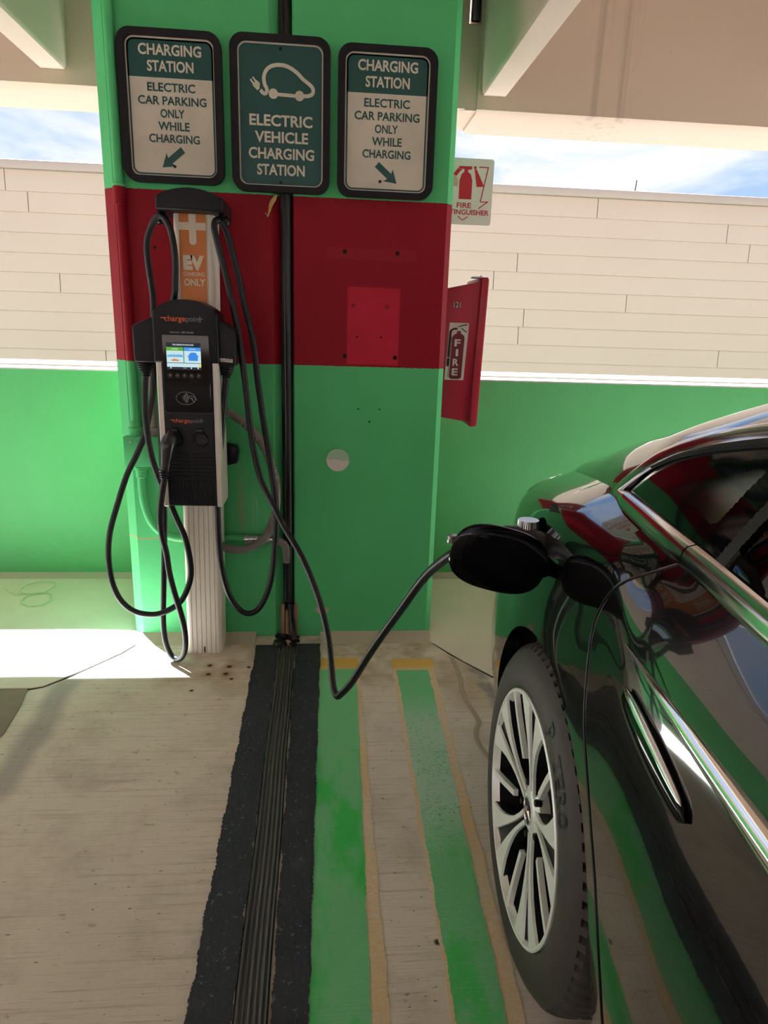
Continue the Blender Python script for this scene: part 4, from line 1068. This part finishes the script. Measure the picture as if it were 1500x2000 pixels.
def build_flank():
    cells = {}
    for i in range(len(us)-1):
        for j in range(NZ):
            uc = .5*(us[i]+us[i+1]); zc_ = .25*(Zr[i][j]+Zr[i][j+1]+Zr[i+1][j]+Zr[i+1][j+1])
            cells[(i, j)] = region(uc, zc_)
    # snap grid points lying on region borders to the true curves
    uv = {}
    for i in range(len(us)):
        for j in range(NZ+1):
            kinds = {cells.get((a, b)) for a in (i-1, i) for b in (j-1, j)} - {None}
            u, z = us[i], Zr[i][j]
            if 'arch' in kinds and len(kinds) > 1:
                c = AC if abs(u-AC[0]) < 1 else FC
                if z < c[1]: u = c[0]+math.copysign(AR, u-c[0])
                else:
                    d = math.hypot(u-c[0], z-c[1]); u = c[0]+(u-c[0])*AR/d; z = c[1]+(z-c[1])*AR/d
            elif 'port' in kinds and len(kinds) > 1:
                a = math.atan2((z-PCn[1])/PB, (u-PCn[0])/PA); u = PCn[0]+PA*math.cos(a); z = PCn[1]+PB*math.sin(a)
            elif 'door' in kinds and 'body' in kinds:
                best = min(((p.x-u)**2+(p.y-z)**2, p.x, p.y) for p in door_edge)
                if best[0] < .02**2: u, z = best[1], best[2]
            uv[(i, j)] = (u, z)
    return cells, uv
CELLS, UV = build_flank()
def flank_mesh(kind, shift=0.0):
    bm = B(); V = {}
    def gv(k):
        if k not in V:
            u, z = UV[k]
            if shift and kind == 'door':
                kinds = {CELLS.get((a, b)) for a in (k[0]-1, k[0]) for b in (k[1]-1, k[1])}
            V[k] = bm.verts.new(sp(u, min(z, zbelt(u))))
        return V[k]
    for (i, j), r in CELLS.items():
        if r == kind:
            vs = [gv((i, j)), gv((i+1, j)), gv((i+1, j+1)), gv((i, j+1))]
            try: bm.faces.new(vs)
            except ValueError: pass
    bmesh.ops.dissolve_degenerate(bm, dist=.0004, edges=bm.edges)
    return bm
def add_lip(bm, test, dvec):
    es = [e for e in bm.edges if len(e.link_faces) == 1 and all(test(v.co.x, v.co.z) for v in e.verts)]
    r = bmesh.ops.extrude_edge_only(bm, edges=es)
    for v in [g for g in r['geom'] if isinstance(g, bmesh.types.BMVert)]: v.co += Vector(dvec)
near_arch = lambda u, z: any(abs(math.hypot(u-c[0], z-c[1])-AR) < .012 or (z < c[1]+.02 and abs(abs(u-c[0])-AR) < .012) for c in (AC, FC))
near_port = lambda u, z: abs(((u-PCn[0])/PA)**2+((z-PCn[1])/PB)**2-1) < .25
bm = flank_mesh('body')
add_lip(bm, near_arch, (0, .045, 0)); add_lip(bm, near_port, (0, .03, 0))
# upper shell, left flank and closing panels
def is_screen(u, w_):
    w_ = abs(w_)
    if -.52 < u < .30: return w_ < (.36+.12*(u+.52)/.82)
    if 1.95 < u < 2.62: return w_ < .60
    return False
def top_rows(bm, sgn, u_list, want=False):
    V = {}; L = {u: top_line(u) for u in u_list}
    def gv(u, j):
        if (u, j) not in V:
            p = L[u][j]; d = -.004 if want else 0
            V[(u, j)] = bm.verts.new((u, sgn*max(0, p[0]), p[1]+d))
        return V[(u, j)]
    n_ = len(L[u_list[0]])
    for a, b in zip(u_list[:-1], u_list[1:]):
        for j in range(n_-1):
            if is_screen(.5*(a+b), .25*(L[a][j][0]+L[a][j+1][0]+L[b][j][0]+L[b][j+1][0])) == want:
                try: bm.faces.new((gv(a, j), gv(b, j), gv(b, j+1), gv(a, j+1)))
                except ValueError: pass
ut = [u for k, u in enumerate(us) if k % 2 == 0 or u > 1.5]
if ut[-1] != us[-1]: ut.append(us[-1])
top_rows(bm, -1, ut); top_rows(bm, 1, ut)
rows = []
for u in [u for k, u in enumerate(us) if k % 4 == 0]+[us[-1]]:
    L = low_line(u, 2); rows.append([bm.verts.new((u, p[0], p[1])) for p in L])
for i in range(len(rows)-1):
    for j in range(len(rows[0])-1): bm.faces.new((rows[i][j], rows[i+1][j], rows[i+1][j+1], rows[i][j+1]))
for u in (us[0], us[-1]):      # tail and nose closing faces
    L = [tuple(p) for p in low_line(u, 4)]; T = [tuple(p) for p in top_line(u, 3, False)]
    half = L+T; ring_ = [(-w_, z) for w_, z in half]+[(w_, z) for w_, z in half[::-1]]
    vs = []
    for w_, z in ring_:
        if vs and (Vector((u, w_, z))-vs[-1].co).length < 1e-5: continue
        vs.append(bm.verts.new((u, w_, z)))
    bm.faces.new(vs)
body_ = obj('body', bm, M_paint, car, local=True, sharp=32)
bm = B(); rows = []
for u in np.linspace(-.9, 3.9, 40): rows.append([bm.verts.new((float(u), s*.9*Bw(float(u)), zsill(float(u))+.01)) for s in (-1, 1)])
for i in range(len(rows)-1):
    if abs(rows[i][0].co.x) < .42 or abs(rows[i][0].co.x-3.12) < .42: continue
    bm.faces.new((rows[i][0], rows[i+1][0], rows[i+1][1], rows[i][1]))
obj('underbody', bm, M_void, car, local=True)
# --- rear door
bm = flank_mesh('door'); add_lip(bm, lambda u, z: abs(u-edge_u(z)) < .01 or z < DOOR_Z0+.012, (0, .012, 0))
door = obj('rear_door', bm, M_paint, car, local=True, sharp=60)
bm = B(); P = [sp(p.x-.0015, p.y, .0005) for p in door_edge]
sweep(bm, P, circ(.0015, 8)); obj('door_gap', bm, M_satin_black, door, local=True)
bm = B(); P = [sp(p.x-.0040, p.y, .0002) for p in door_edge]
sweep(bm, P, circ(.0017, 8)); obj('fender_edge', bm, M_paint, door, local=True)
# flush door handle
bm = B(); P = []; N = []; S = []
for i in range(25):
    t = i/24; u = .372+.218*t; z = .858-.034*t
    P.append(sp(u, z, .004)); N.append(snorm(u, z)); q = math.sqrt(max(0, 1-(2*t-1)**2)); q = max(.06, q**.75); S.append((q, q))
sweep(bm, P, [(.0205*math.cos(a), .010*math.sin(a)) for a in np.linspace(0, 2*PI, 20, endpoint=False)], normal=N, scale=S)
hd = obj('door_handle', bm, M_gloss_black, door, local=True)
bm = B(); P = []; N = []; S = []
for i in range(25):
    t = i/24; u = .380+.200*t; z = .858-.034*t+.0115
    P.append(sp(u, z, .0055)); N.append(snorm(u, z)); q = max(.05, math.sqrt(max(0, 1-(2*t-1)**2))**.8); S.append((q, q))
sweep(bm, P, [(.0095*math.cos(a), .0065*math.sin(a)) for a in np.linspace(0, 2*PI, 14, endpoint=False)], normal=N, scale=S)
obj('handle_bar', bm, M_chrome, door, local=True, label='chrome strip on the handle')
# chrome strip added for the bright door line, tapering to a point
bm = B(); P = []; N = []; S = []
for i in range(60):
    t = i/59; u = .335+.965*t; z = .913-.050*t
    P.append(sp(u, z, .001)); N.append(snorm(u, z)); S.append((max(.04, min(1, t/.42))**.75, max(.05, min(1, t/.42))**.75))
sweep(bm, P, [(-.0175, -.002), (-.0160, .0035), (-.006, .0095), (.004, .0105), (.013, .0065), (.0175, .0), (.0175, -.002)], normal=N, scale=S)
obj('bright_line_strip', bm, M_chrome, door, local=True, label='chrome strip added for the bright line along the door')
# --- side glass
bm = B(); uu = [u for u in ut if -.56 < u < .34]; top_rows(bm, -1, uu, True); top_rows(bm, 1, uu, True); obj('rear_window', bm, M_glass, car, local=True)
bm = B(); uu = [u for u in ut if 1.88 < u < 2.7]; top_rows(bm, -1, uu, True); top_rows(bm, 1, uu, True); obj('windscreen', bm, M_glass, car, local=True)
def glasspt(u, t, out=0.0, sgn=-1):
    p = seg(u, t*sdl(u)); return Vector((u, sgn*(p[0]+out), p[1]))
def glass_region(u, t):
    tt = t*sdl(u)                      # t is measured inside the glass, tt between belt and shoulder line
    ux = .406+.062*tt
    if u > ux+.012: return 'pane'
    if u > ux-.012: return 'divider'
    Q = ((.195, .40), (.235, .50), (.300, .625), (.362, .715), (.376, .69), (.362, .42), (.352, .29), (.338, .262), (.322, .28))
    ins = False
    for i in range(len(Q)):
        (x1, y1), (x2, y2) = Q[i], Q[i-1]
        if (y1 > tt) != (y2 > tt) and u < (x2-x1)*(tt-y1)/(y2-y1)+x1: ins = not ins
    if ins: return 'quarter'
    return 'frit'
gu = [float(v) for v in np.concatenate([np.arange(-.035, .5, .0025), np.arange(.5, 1.35, .012), np.arange(1.36, 2.5, .05)])]; GN = 90
def glass_mesh(kind, out):
    bm = B(); V = {}
    def gv(i, j):
        if (i, j) not in V: V[(i, j)] = bm.verts.new(glasspt(gu[i], j/GN, out))
        return V[(i, j)]
    for i in range(len(gu)-1):
        for j in range(GN):
            if glass_region(.5*(gu[i]+gu[i+1]), (j+.5)/GN) == kind: bm.faces.new((gv(i, j), gv(i+1, j), gv(i+1, j+1), gv(i, j+1)))
    return bm
qw = obj('quarter_window_frame', glass_mesh('frit', -.004), M_pillar, car, local=True, label='gloss black border of the rear quarter window')
obj('quarter_glass', glass_mesh('quarter', -.005), M_glass, qw, local=True)
obj('door_glass', glass_mesh('pane', -.004), M_glass_dark, car, local=True)
dv = obj('window_divider', glass_mesh('divider', .002), M_rubber, car, local=True)
bm = B(); fr_ = [[bm.verts.new(glasspt(u, j/6, -.003, 1)) for j in range(7)] for u in gu[::3]]
for i in range(len(fr_)-1):
    for j in range(6): bm.faces.new((fr_[i][j], fr_[i+1][j], fr_[i+1][j+1], fr_[i][j+1]))
obj('side_glass', bm, M_glass, car, local=True)
# belt trim, two lengths meeting at the door edge, and the arched window trim
BT = [(-.019, -.003), (-.018, .004), (-.009, .0115), (-.001, .0125), (.002, .0115), (.010, .0075), (.016, .004), (.019, -.003)]
def beltnorm(u):
    return (glasspt(u, .15)-Vector((u, 0, glasspt(u, .15).z-.55))).normalized()
def belt(u0, u1, n_, taper):
    bm = B(); P = []; N = []; S = []
    for i in range(n_):
        u = u0+(u1-u0)*i/(n_-1)
        P.append(Vector((u, -(wbelt(u)+.002), zbelt(u)+.004))); N.append(beltnorm(u))
        S.append((1, 1) if not taper or i > 8 else (.35+.65*i/8, .5+.5*i/8))
    sweep(bm, P, BT, normal=N, scale=S); return bm
obj('belt_trim', belt(-.045, .338, 40, True), M_trim_chrome, car, local=True, label='bright belt trim behind the door edge')
obj('belt_trim', belt(.342, 2.3, 60, False), M_trim_chrome, car, local=True, label='bright belt trim along the door')
bm = B(); P = []; N = []
for i in range(110):
    u = -.040+2.2*(i/109)**1.5
    P.append(glasspt(u, 1, .002)+Vector((0, 0, .002))); N.append((Vector((0, -1, .75))).normalized())
sweep(bm, P, [(-.015, -.003), (-.014, .003), (-.004, .007), (.006, .0065), (.014, .003), (.015, -.003)], normal=N)
obj('window_arch_trim', bm, M_trim_chrome, car, local=True, label='bright trim arching over the side windows')
bm = B(); P = []; N = []
for i in range(110):
    u = .06+2.1*(i/109)**1.3
    q = glasspt(u, .935, .001); P.append(q); N.append(Vector((0, -1, .5)))
sweep(bm, P, [(-.010, -.002), (-.008, .004), (.008, .004), (.010, -.002)], normal=N); obj('window_seal', bm, M_rubber, car, local=True)
# cabin seen through the glass
bm = B(); rows = []
for u in np.linspace(.05, .50, 14):
    u = float(u); a = Vector((u, -(wbelt(u)-.045), zbelt(u)-.08)); b = Vector((u, -(wd_(u)-.035), zd(u)-.012))
    rows.append([bm.verts.new(a.lerp(b, k/6)+Vector((0, -.0*math.sin(PI*k/6), 0))) for k in range(7)])
for i in range(len(rows)-1):
    for j in range(6): bm.faces.new((rows[i][j], rows[i+1][j], rows[i+1][j+1], rows[i][j+1]))
ct = obj('cabin_trim', bm, M_trimcloth, car, local=True, label='pale inner trim behind the quarter window')
bm = B(); m_ = bmesh.ops.create_uvsphere(bm, u_segments=24, v_segments=14, radius=1)
for v in m_['verts']: v.co = Vector((.375+v.co.x*.050, -.768+v.co.y*.024, 1.085+v.co.z*.040))
obj('trim_pocket', bm, M_seat, ct, local=True)
bm = B()
def roundbox(bm, c, h, r=.05):
    b2 = box(bm, c[0]-h[0], c[0]+h[0], c[1]-h[1], c[1]+h[1], c[2]-h[2], c[2]+h[2], r, 3)
roundbox(bm, (.55, 0, .80), (.13, .62, .30), .06); roundbox(bm, (.88, 0, .56), (.30, .62, .08), .05)
for y in (-.42, .42): roundbox(bm, (.47, y, 1.17), (.05, .14, .085), .04)
obj('rear_seat', bm, M_seat, car, local=True)
bm = B(); box(bm, -.2, 2.6, -.86, .86, .42, .44); box(bm, -.2, 2.4, -.88, -.80, .44, .98); obj('cabin_floor', bm, M_void, car, local=True)
bm = B(); rows = []
for u in np.linspace(.34, 1.9, 20):
    L = top_line(float(u), 3, False); rows.append([bm.verts.new((float(u), s*p[0]*.97, p[1]-.025)) for s, pp in ((-1, L), (1, L[::-1])) for p in pp])
for i in range(len(rows)-1):
    for j in range(len(rows[0])-1):
        try: bm.faces.new((rows[i][j], rows[i+1][j], rows[i+1][j+1], rows[i][j+1]))
        except ValueError: pass
obj('headliner', bm, simple('dark_headliner', (44, 40, 38), .9), car, local=True)
# --- tail lamp wrapping the rear corner
bm = B(); rows = []
for u in np.linspace(-.955, -.66, 14):
    u = float(u); t = (u+.955)/.295
    z0 = .845+.045*t**2+.012; z1 = .925-.02*t**2
    rows.append([bm.verts.new(sp(u, z0+(z1-z0)*k/5, .004)) for k in range(6)])
for i in range(len(rows)-1):
    for j in range(5): bm.faces.new((rows[i][j], rows[i+1][j], rows[i+1][j+1], rows[i][j+1]))
obj('tail_lamp', bm, M_lamp_red, car, local=True, label='red tail lamp at the rear corner')
# --- charge port and open flap
bm = B(); rows = []
for (k, d) in ((1.0, .010), (.98, -.03), (.86, -.05), (.45, -.055), (.05, -.055)):
    r = []
    for i in range(36):
        a = 2*PI*i/36; u = PCn[0]+PA*k*math.cos(a); z = PCn[1]+PB*k*math.sin(a)
        r.append(bm.verts.new(sp(u, z, -.004 if k == 1.0 else d)))
    rows.append(r)
for i in range(len(rows)-1):
    for j in range(36): bm.faces.new((rows[i][j], rows[i][(j+1) % 36], rows[i+1][(j+1) % 36], rows[i+1][j]))
bm.faces.new(rows[-1])
cp = obj('charge_port', bm, M_satin_black, car, local=True)
# port nozzle and cover cap
pc0 = sp(PCn[0]-.01, PCn[1]-.012, -.05); pn = snorm(PCn[0], PCn[1])
bm = B(); sweep(bm, [pc0, pc0+pn*.02, pc0+pn*.055, pc0+pn*.06], circ(.032, 24), scale=[1, 1, .96, .8]); obj('socket', bm, M_satin_black, cp, local=True)
def c2l(x, y, z):   # world to car-local
    return Matrix.Rotation(PI/2+TH, 4, 'Z') @ (Vector((x, y, z))-Vector(O0))
# flap: stadium plate hinged at the port's front edge, standing out from the flank and facing forward
F0 = [(.267, -1.42, .867), (.317, -1.42, .951), (.454, -1.42, .914), (.480, -1.42, .856), (.409, -1.42, .781), (.292, -1.42, .826)]
fx = Vector((1, 0, -.26)).normalized(); fz = Vector((.26, 0, 1)).normalized(); fy = Vector((0, 1, 0))
fc = Vector((.334, -1.560, .914))
ol = []
for i in range(48):
    a = 2*PI*i/48; ca, sa = math.cos(a), math.sin(a)
    n_ = 2.7; ol.append((math.copysign(abs(ca)**(2/n_), ca)*.0975, math.copysign(abs(sa)**(2/n_), sa)*.0655))
bm = B(); R0 = []; 
for (k, d, bulge) in ((.02, -.0080, 0), (.35, -.0078, 0), (.7, -.0070, 0), (.955, -.0058, 0), (.985, -.0045, 0), (1.0, -.001, 0), (.985, .003, 0), (.90, .005, 0), (.02, .005, 0)):
    R0.append([bm.verts.new(c2l(*(fc+fx*(p[0]*k)+fz*(p[1]*k)+fy*d))) for p in ol])
for i in range(len(R0)-1):
    for j in range(48): bm.faces.new((R0[i][j], R0[i][(j+1) % 48], R0[i+1][(j+1) % 48], R0[i+1][j]))
bm.faces.new(R0[0]); bm.faces.new(R0[-1])
fl = obj('charge_flap', bm, M_flap, car, local=True, label='open black charging flap')
bm = B()
A = [(.395, -1.552, .894), (.422, -1.550, .888), (.440, -1.535, .886), (.455, -1.505, .888)]
sweep(bm, [c2l(*p) for p in catmull(A, 5)], [(-.014, -.004), (.014, -.004), (.014, .004), (-.014, .004)], normal=c2l(*(Vector(O0)+Vector((0, -1, .2)))))
obj('hinge_arm', bm, M_satin_black, fl, local=True)
# plug pushed into the port (belongs to the charging station's cable)
bm = B(); W0 = lambda *p: Vector(p)
P = catmull([(.470, -1.425, .900), (.452, -1.418, .902), (.425, -1.405, .905), (.395, -1.39, .904), (.365, -1.375, .893), (.338, -1.356, .880), (.318, -1.342, .866)], 4)
n_ = len(P)
sweep(bm, P, circ(1.0, 18), scale=[.027 if i < 5 else (.030 if i < 10 else max(.016, .030-.0011*(i-9))) for i in range(n_)])
pl = obj('car_plug', bm, bpy.data.materials['grey_black_connector'], cs, label='charging plug pushed into the car port')
bm = B(); pf = []
for i in range(41):
    pass
m0 = []
for i in range(64):
    a = 2*PI*i/64; r = .0225+(.0012 if i % 2 else 0)
    m0.append((r*math.cos(a), r*math.sin(a)))
P = [(.437, -1.400, .925), (.437, -1.400, .948)]
sweep(bm, P, m0, scale=[1, .96]); obj('knurled_cap', bm, M_steel, pl, label='knurled bright cap on the plug')
bm = B(); box(bm, .262, .284, -1.405, -1.385, .893, .912, .004, 2); obj('latch', bm, M_steel, pl)

# --- rear wheel (local wheel frame: a along the car, b up, o outward)
WZ, WO = .357, .940; CAM = .028
def wv(a, b, o):
    o2 = o*math.cos(CAM)-b*math.sin(CAM); b2 = b*math.cos(CAM)+o*math.sin(CAM)
    return Vector((a, -(WO+o2), WZ+b2))
def wl(bm, prof, n=96, mod=None):
    rg = []
    for k, (r, o) in enumerate(prof):
        row = []
        for i in range(n):
            a = 2*PI*i/n; rr = r; oo = o
            if mod: rr, oo = mod(k, i, r, o)
            row.append(bm.verts.new(wv(rr*math.cos(a), rr*math.sin(a), oo)))
        rg.append(row)
    for i in range(len(rg)-1):
        for j in range(n): bm.faces.new((rg[i][j], rg[i][(j+1) % n], rg[i+1][(j+1) % n], rg[i+1][j]))
bm = B()
tp = [(.247, -.006), (.256, .000), (.266, .004), (.278, .0055), (.300, .005), (.318, .000), (.330, -.006), (.339, -.013), (.340, -.014), (.3485, -.022), (.3525, -.034), (.3545, -.050), (.3548, -.062), (.347, -.064), (.347, -.072), (.3552, -.074), (.3556, -.105), (.348, -.107), (.348, -.115), (.3556, -.117), (.3556, -.150), (.348, -.152), (.348, -.160), (.3552, -.162), (.3545, -.185), (.350, -.205), (.335, -.225), (.30, -.24), (.25, -.225)]
NT_ = 288
def tread(k, i, r, o):
    # sipes: shoulder and rib grooves cut in repeating pitches
    if 8 <= k <= 12 and i % 4 == 0: return r-.010, o-.0025
    if 15 <= k <= 20 and r > .35 and i % 4 == 2: return r-.006, o
    return r, o
wl(bm, tp, NT_, tread)
ty = obj('tyre', bm, M_tyre, car, local=True, sharp=28)
# raised sidewall lettering along the arc
def arc_text(body, r, a_mid, h, adv, mat, nm):
    for i, ch in enumerate(body):
        if ch == ' ': continue
        bm = B(); text(bm, ch, -h*.36, h*.36, -h*.5, h*.5, 0, .001, .02)
        ang = a_mid-(i-(len(body)-1)/2)*adv
        for v in bm.verts:
            x, z = v.co.x, v.co.z
            # reading direction runs clockwise seen from outside; seen from outside, forward (+a) is to the right
            rr = r+z; aa = ang-x/r
            oo = float(np.interp(rr, [.256, .266, .278, .300, .318, .330], [.000, .004, .0055, .005, .000, -.006]))
            v.co = wv(rr*math.cos(aa), rr*math.sin(aa), oo+.0016)
        obj(nm, bm, mat, ty, local=True)
arc_text('P ZERO', .296, math.radians(51), .036, .102, M_tyre_mark, 'raised_letter')
# rim: lip ring, spokes, barrel, hub
bm = B(); wl(bm, [(.252, -.004), (.2535, .003), (.2500, .0055), (.2460, .0045), (.2445, -.002), (.240, -.012)], 96)
rim = obj('wheel_rim', bm, M_alloy, car, local=True, label='two-tone alloy rim')
bm = B(); wl(bm, [(.244, -.004), (.236, -.03), (.228, -.09), (.222, -.16), (.20, -.19), (.03, -.20), (.004, -.20)], 72); obj('rim_barrel', bm, M_void, rim, local=True)
bm = B(); wl(bm, [(.165, -.125), (.165, -.105), (.06, -.100), (.002, -.10)], 60); obj('brake_disc', bm, M_alloy_dark, rim, local=True)
def spoke_pt(r, deg, o): a = math.radians(deg); return wv(r*math.cos(a), r*math.sin(a), o)
def face_o(r): return .0030-.021*(1-min(1, max(0, (r-.05)/.195)))**1.25
rr_ = [.045, .070, .100, .130, .165, .200, .2465]
D0 = [math.degrees(math.atan2(v, r)) for v, r in zip((.0055, .0052, .006, .0085, .0125, .0175, .0245), rr_)]
D1 = [math.degrees(math.atan2(v, r)) for v, r in zip((.0175, .0158, .0172, .0240, .0370, .0560, .0880), rr_)]
for s in range(5):
    base = 90+s*72
    # dark carrier behind each pair of blades
    bm = B(); rows = []
    for r in rr_:
        w_ = float(np.interp(r, rr_, D1))+.4
        rows.append([bm.verts.new(spoke_pt(r, base+d, face_o(r)-dd)) for d, dd in ((-w_, .030), (-w_, .006), (-w_*.5, .006), (0, .011), (w_*.5, .006), (w_, .006), (w_, .030))])
    for i in range(len(rows)-1):
        for j in range(6): bm.faces.new((rows[i][j], rows[i+1][j], rows[i+1][j+1], rows[i][j+1]))
    obj('spoke', bm, M_alloy_dark, rim, local=True, sharp=25, label='dark grey spoke core')
    for sg in (-1, 1):
        bm = B(); rows = []
        for r in rr_:
            d0 = float(np.interp(r, rr_, D0)); d1 = float(np.interp(r, rr_, D1))
            rows.append([bm.verts.new(spoke_pt(r, base+sg*d, face_o(r)+dd)) for d, dd in ((d0, -.006), (d0+.25, 0), (d1-.25, 0), (d1, -.006))])
        for i in range(len(rows)-1):
            for j in range(3): bm.faces.new((rows[i][j], rows[i+1][j], rows[i+1][j+1], rows[i][j+1]))
        obj('spoke_blade', bm, M_alloy, rim, local=True, sharp=25, label='machined silver spoke blade')
    bm = B(); rows = []
    for r in [.105, .112, .14, .17, .20, .2465]:
        w_ = .0068/r*57.3
        off = 4.5*(1-(r-.105)/.14)*0
        rows.append([bm.verts.new(spoke_pt(r, base+36+d, face_o(r)+dd)) for d, dd in ((-w_*1.1, -.012), (-w_, -.001), (w_, -.001), (w_*1.1, -.012))])
    for i in range(len(rows)-1):
        for j in range(3): bm.faces.new((rows[i][j], rows[i+1][j], rows[i+1][j+1], rows[i][j+1]))
    bm.faces.new(rows[0]); obj('thin_spoke', bm, M_alloy, rim, local=True, sharp=25, label='thin silver bar between spokes')
bm = B(); wl(bm, [(.058, -.03), (.056, -.008), (.046, -.003), (.040, -.0025), (.036, .000), (.0345, .002), (.032, .0015), (.0305, -.001), (.004, -.001)], 48)
for v in bm.verts: v.co.y += .018
obj('hub_cap', bm, M_alloy, rim, local=True)
bm = B(); wl(bm, [(.0285, -.001), (.0285, .004), (.0262, .0045), (.0255, -.001)], 48); 
for k in range(3):
    a = math.radians(90+120*k)
    t = wv(.0262*math.cos(a), .0262*math.sin(a), .002); c0 = wv(0, 0, .005)
    l = wv(.0042*math.cos(a+1.05), .0042*math.sin(a+1.05), .001); r = wv(.0042*math.cos(a-1.05), .0042*math.sin(a-1.05), .001)
    V_ = [bm.verts.new(p) for p in (t, l, c0, r)]; bm.faces.new((V_[0], V_[1], V_[2])); bm.faces.new((V_[0], V_[2], V_[3]))
for v in bm.verts: v.co.y += .018
obj('star_emblem', bm, M_chrome, rim, local=True, sharp=15)
bm = B(); wl(bm, [(.0255, -.0005), (.002, -.0004)], 32); [setattr(v.co, 'y', v.co.y+.018) for v in bm.verts]; obj('emblem_ground', bm, M_satin_black, rim, local=True)
for k in range(5):
    a = math.radians(90+36+72*k); bm = B()
    c0 = [wv(.058*math.cos(a), .058*math.sin(a), -.03), wv(.058*math.cos(a), .058*math.sin(a), -.016)]
    sweep(bm, c0, circ(.008, 6), scale=[1, .9]); obj('wheel_bolt', bm, M_alloy_dark, rim, local=True)
bm = B(); c0 = [wv(.085*math.cos(a_), .225*math.sin(a_), -.012) for a_ in (0,)]
sweep(bm, [spoke_pt(.222, -70, -.028), spoke_pt(.212, -70, -.008)], circ(.0035, 8)); obj('valve', bm, M_steel, rim, local=True)
# wheel-arch liner and flap behind the wheel
for nm, c_ in (('wheel_arch_liner', AC), ):
    bm = B(); rows = []
    for y in (-.885, -.60):
        rows.append([bm.verts.new((c_[0]+.392*math.cos(a), y, c_[1]+.392*math.sin(a))) for a in np.linspace(-.45, PI+.45, 40)])
    rows.append([bm.verts.new((c_[0]+.05*math.cos(a), -.60, c_[1]+.05*math.sin(a))) for a in np.linspace(-.45, PI+.45, 40)])
    for i in range(2):
        for j in range(39): bm.faces.new((rows[i][j], rows[i][j+1], rows[i+1][j+1], rows[i+1][j]))
    obj(nm, bm, M_void, car, local=True)
# the hidden wheels on the far side and at the front, simple tyre and disc
for nm, u_, s_ in (('wheel', 0, 1), ('wheel', 3.12, -1), ('wheel', 3.12, 1)):
    bm = B()
    lathe(bm, [(.05, -.11), (.24, -.11), (.25, -.115), (.31, -.12), (.345, -.10), (.355, -.06), (.355, .06), (.345, .10), (.31, .12), (.25, .115), (.24, .10), (.05, .09)], (u_, s_*.82, .356), 'y', 40)
    obj(nm, bm, M_tyre, car, local=True)
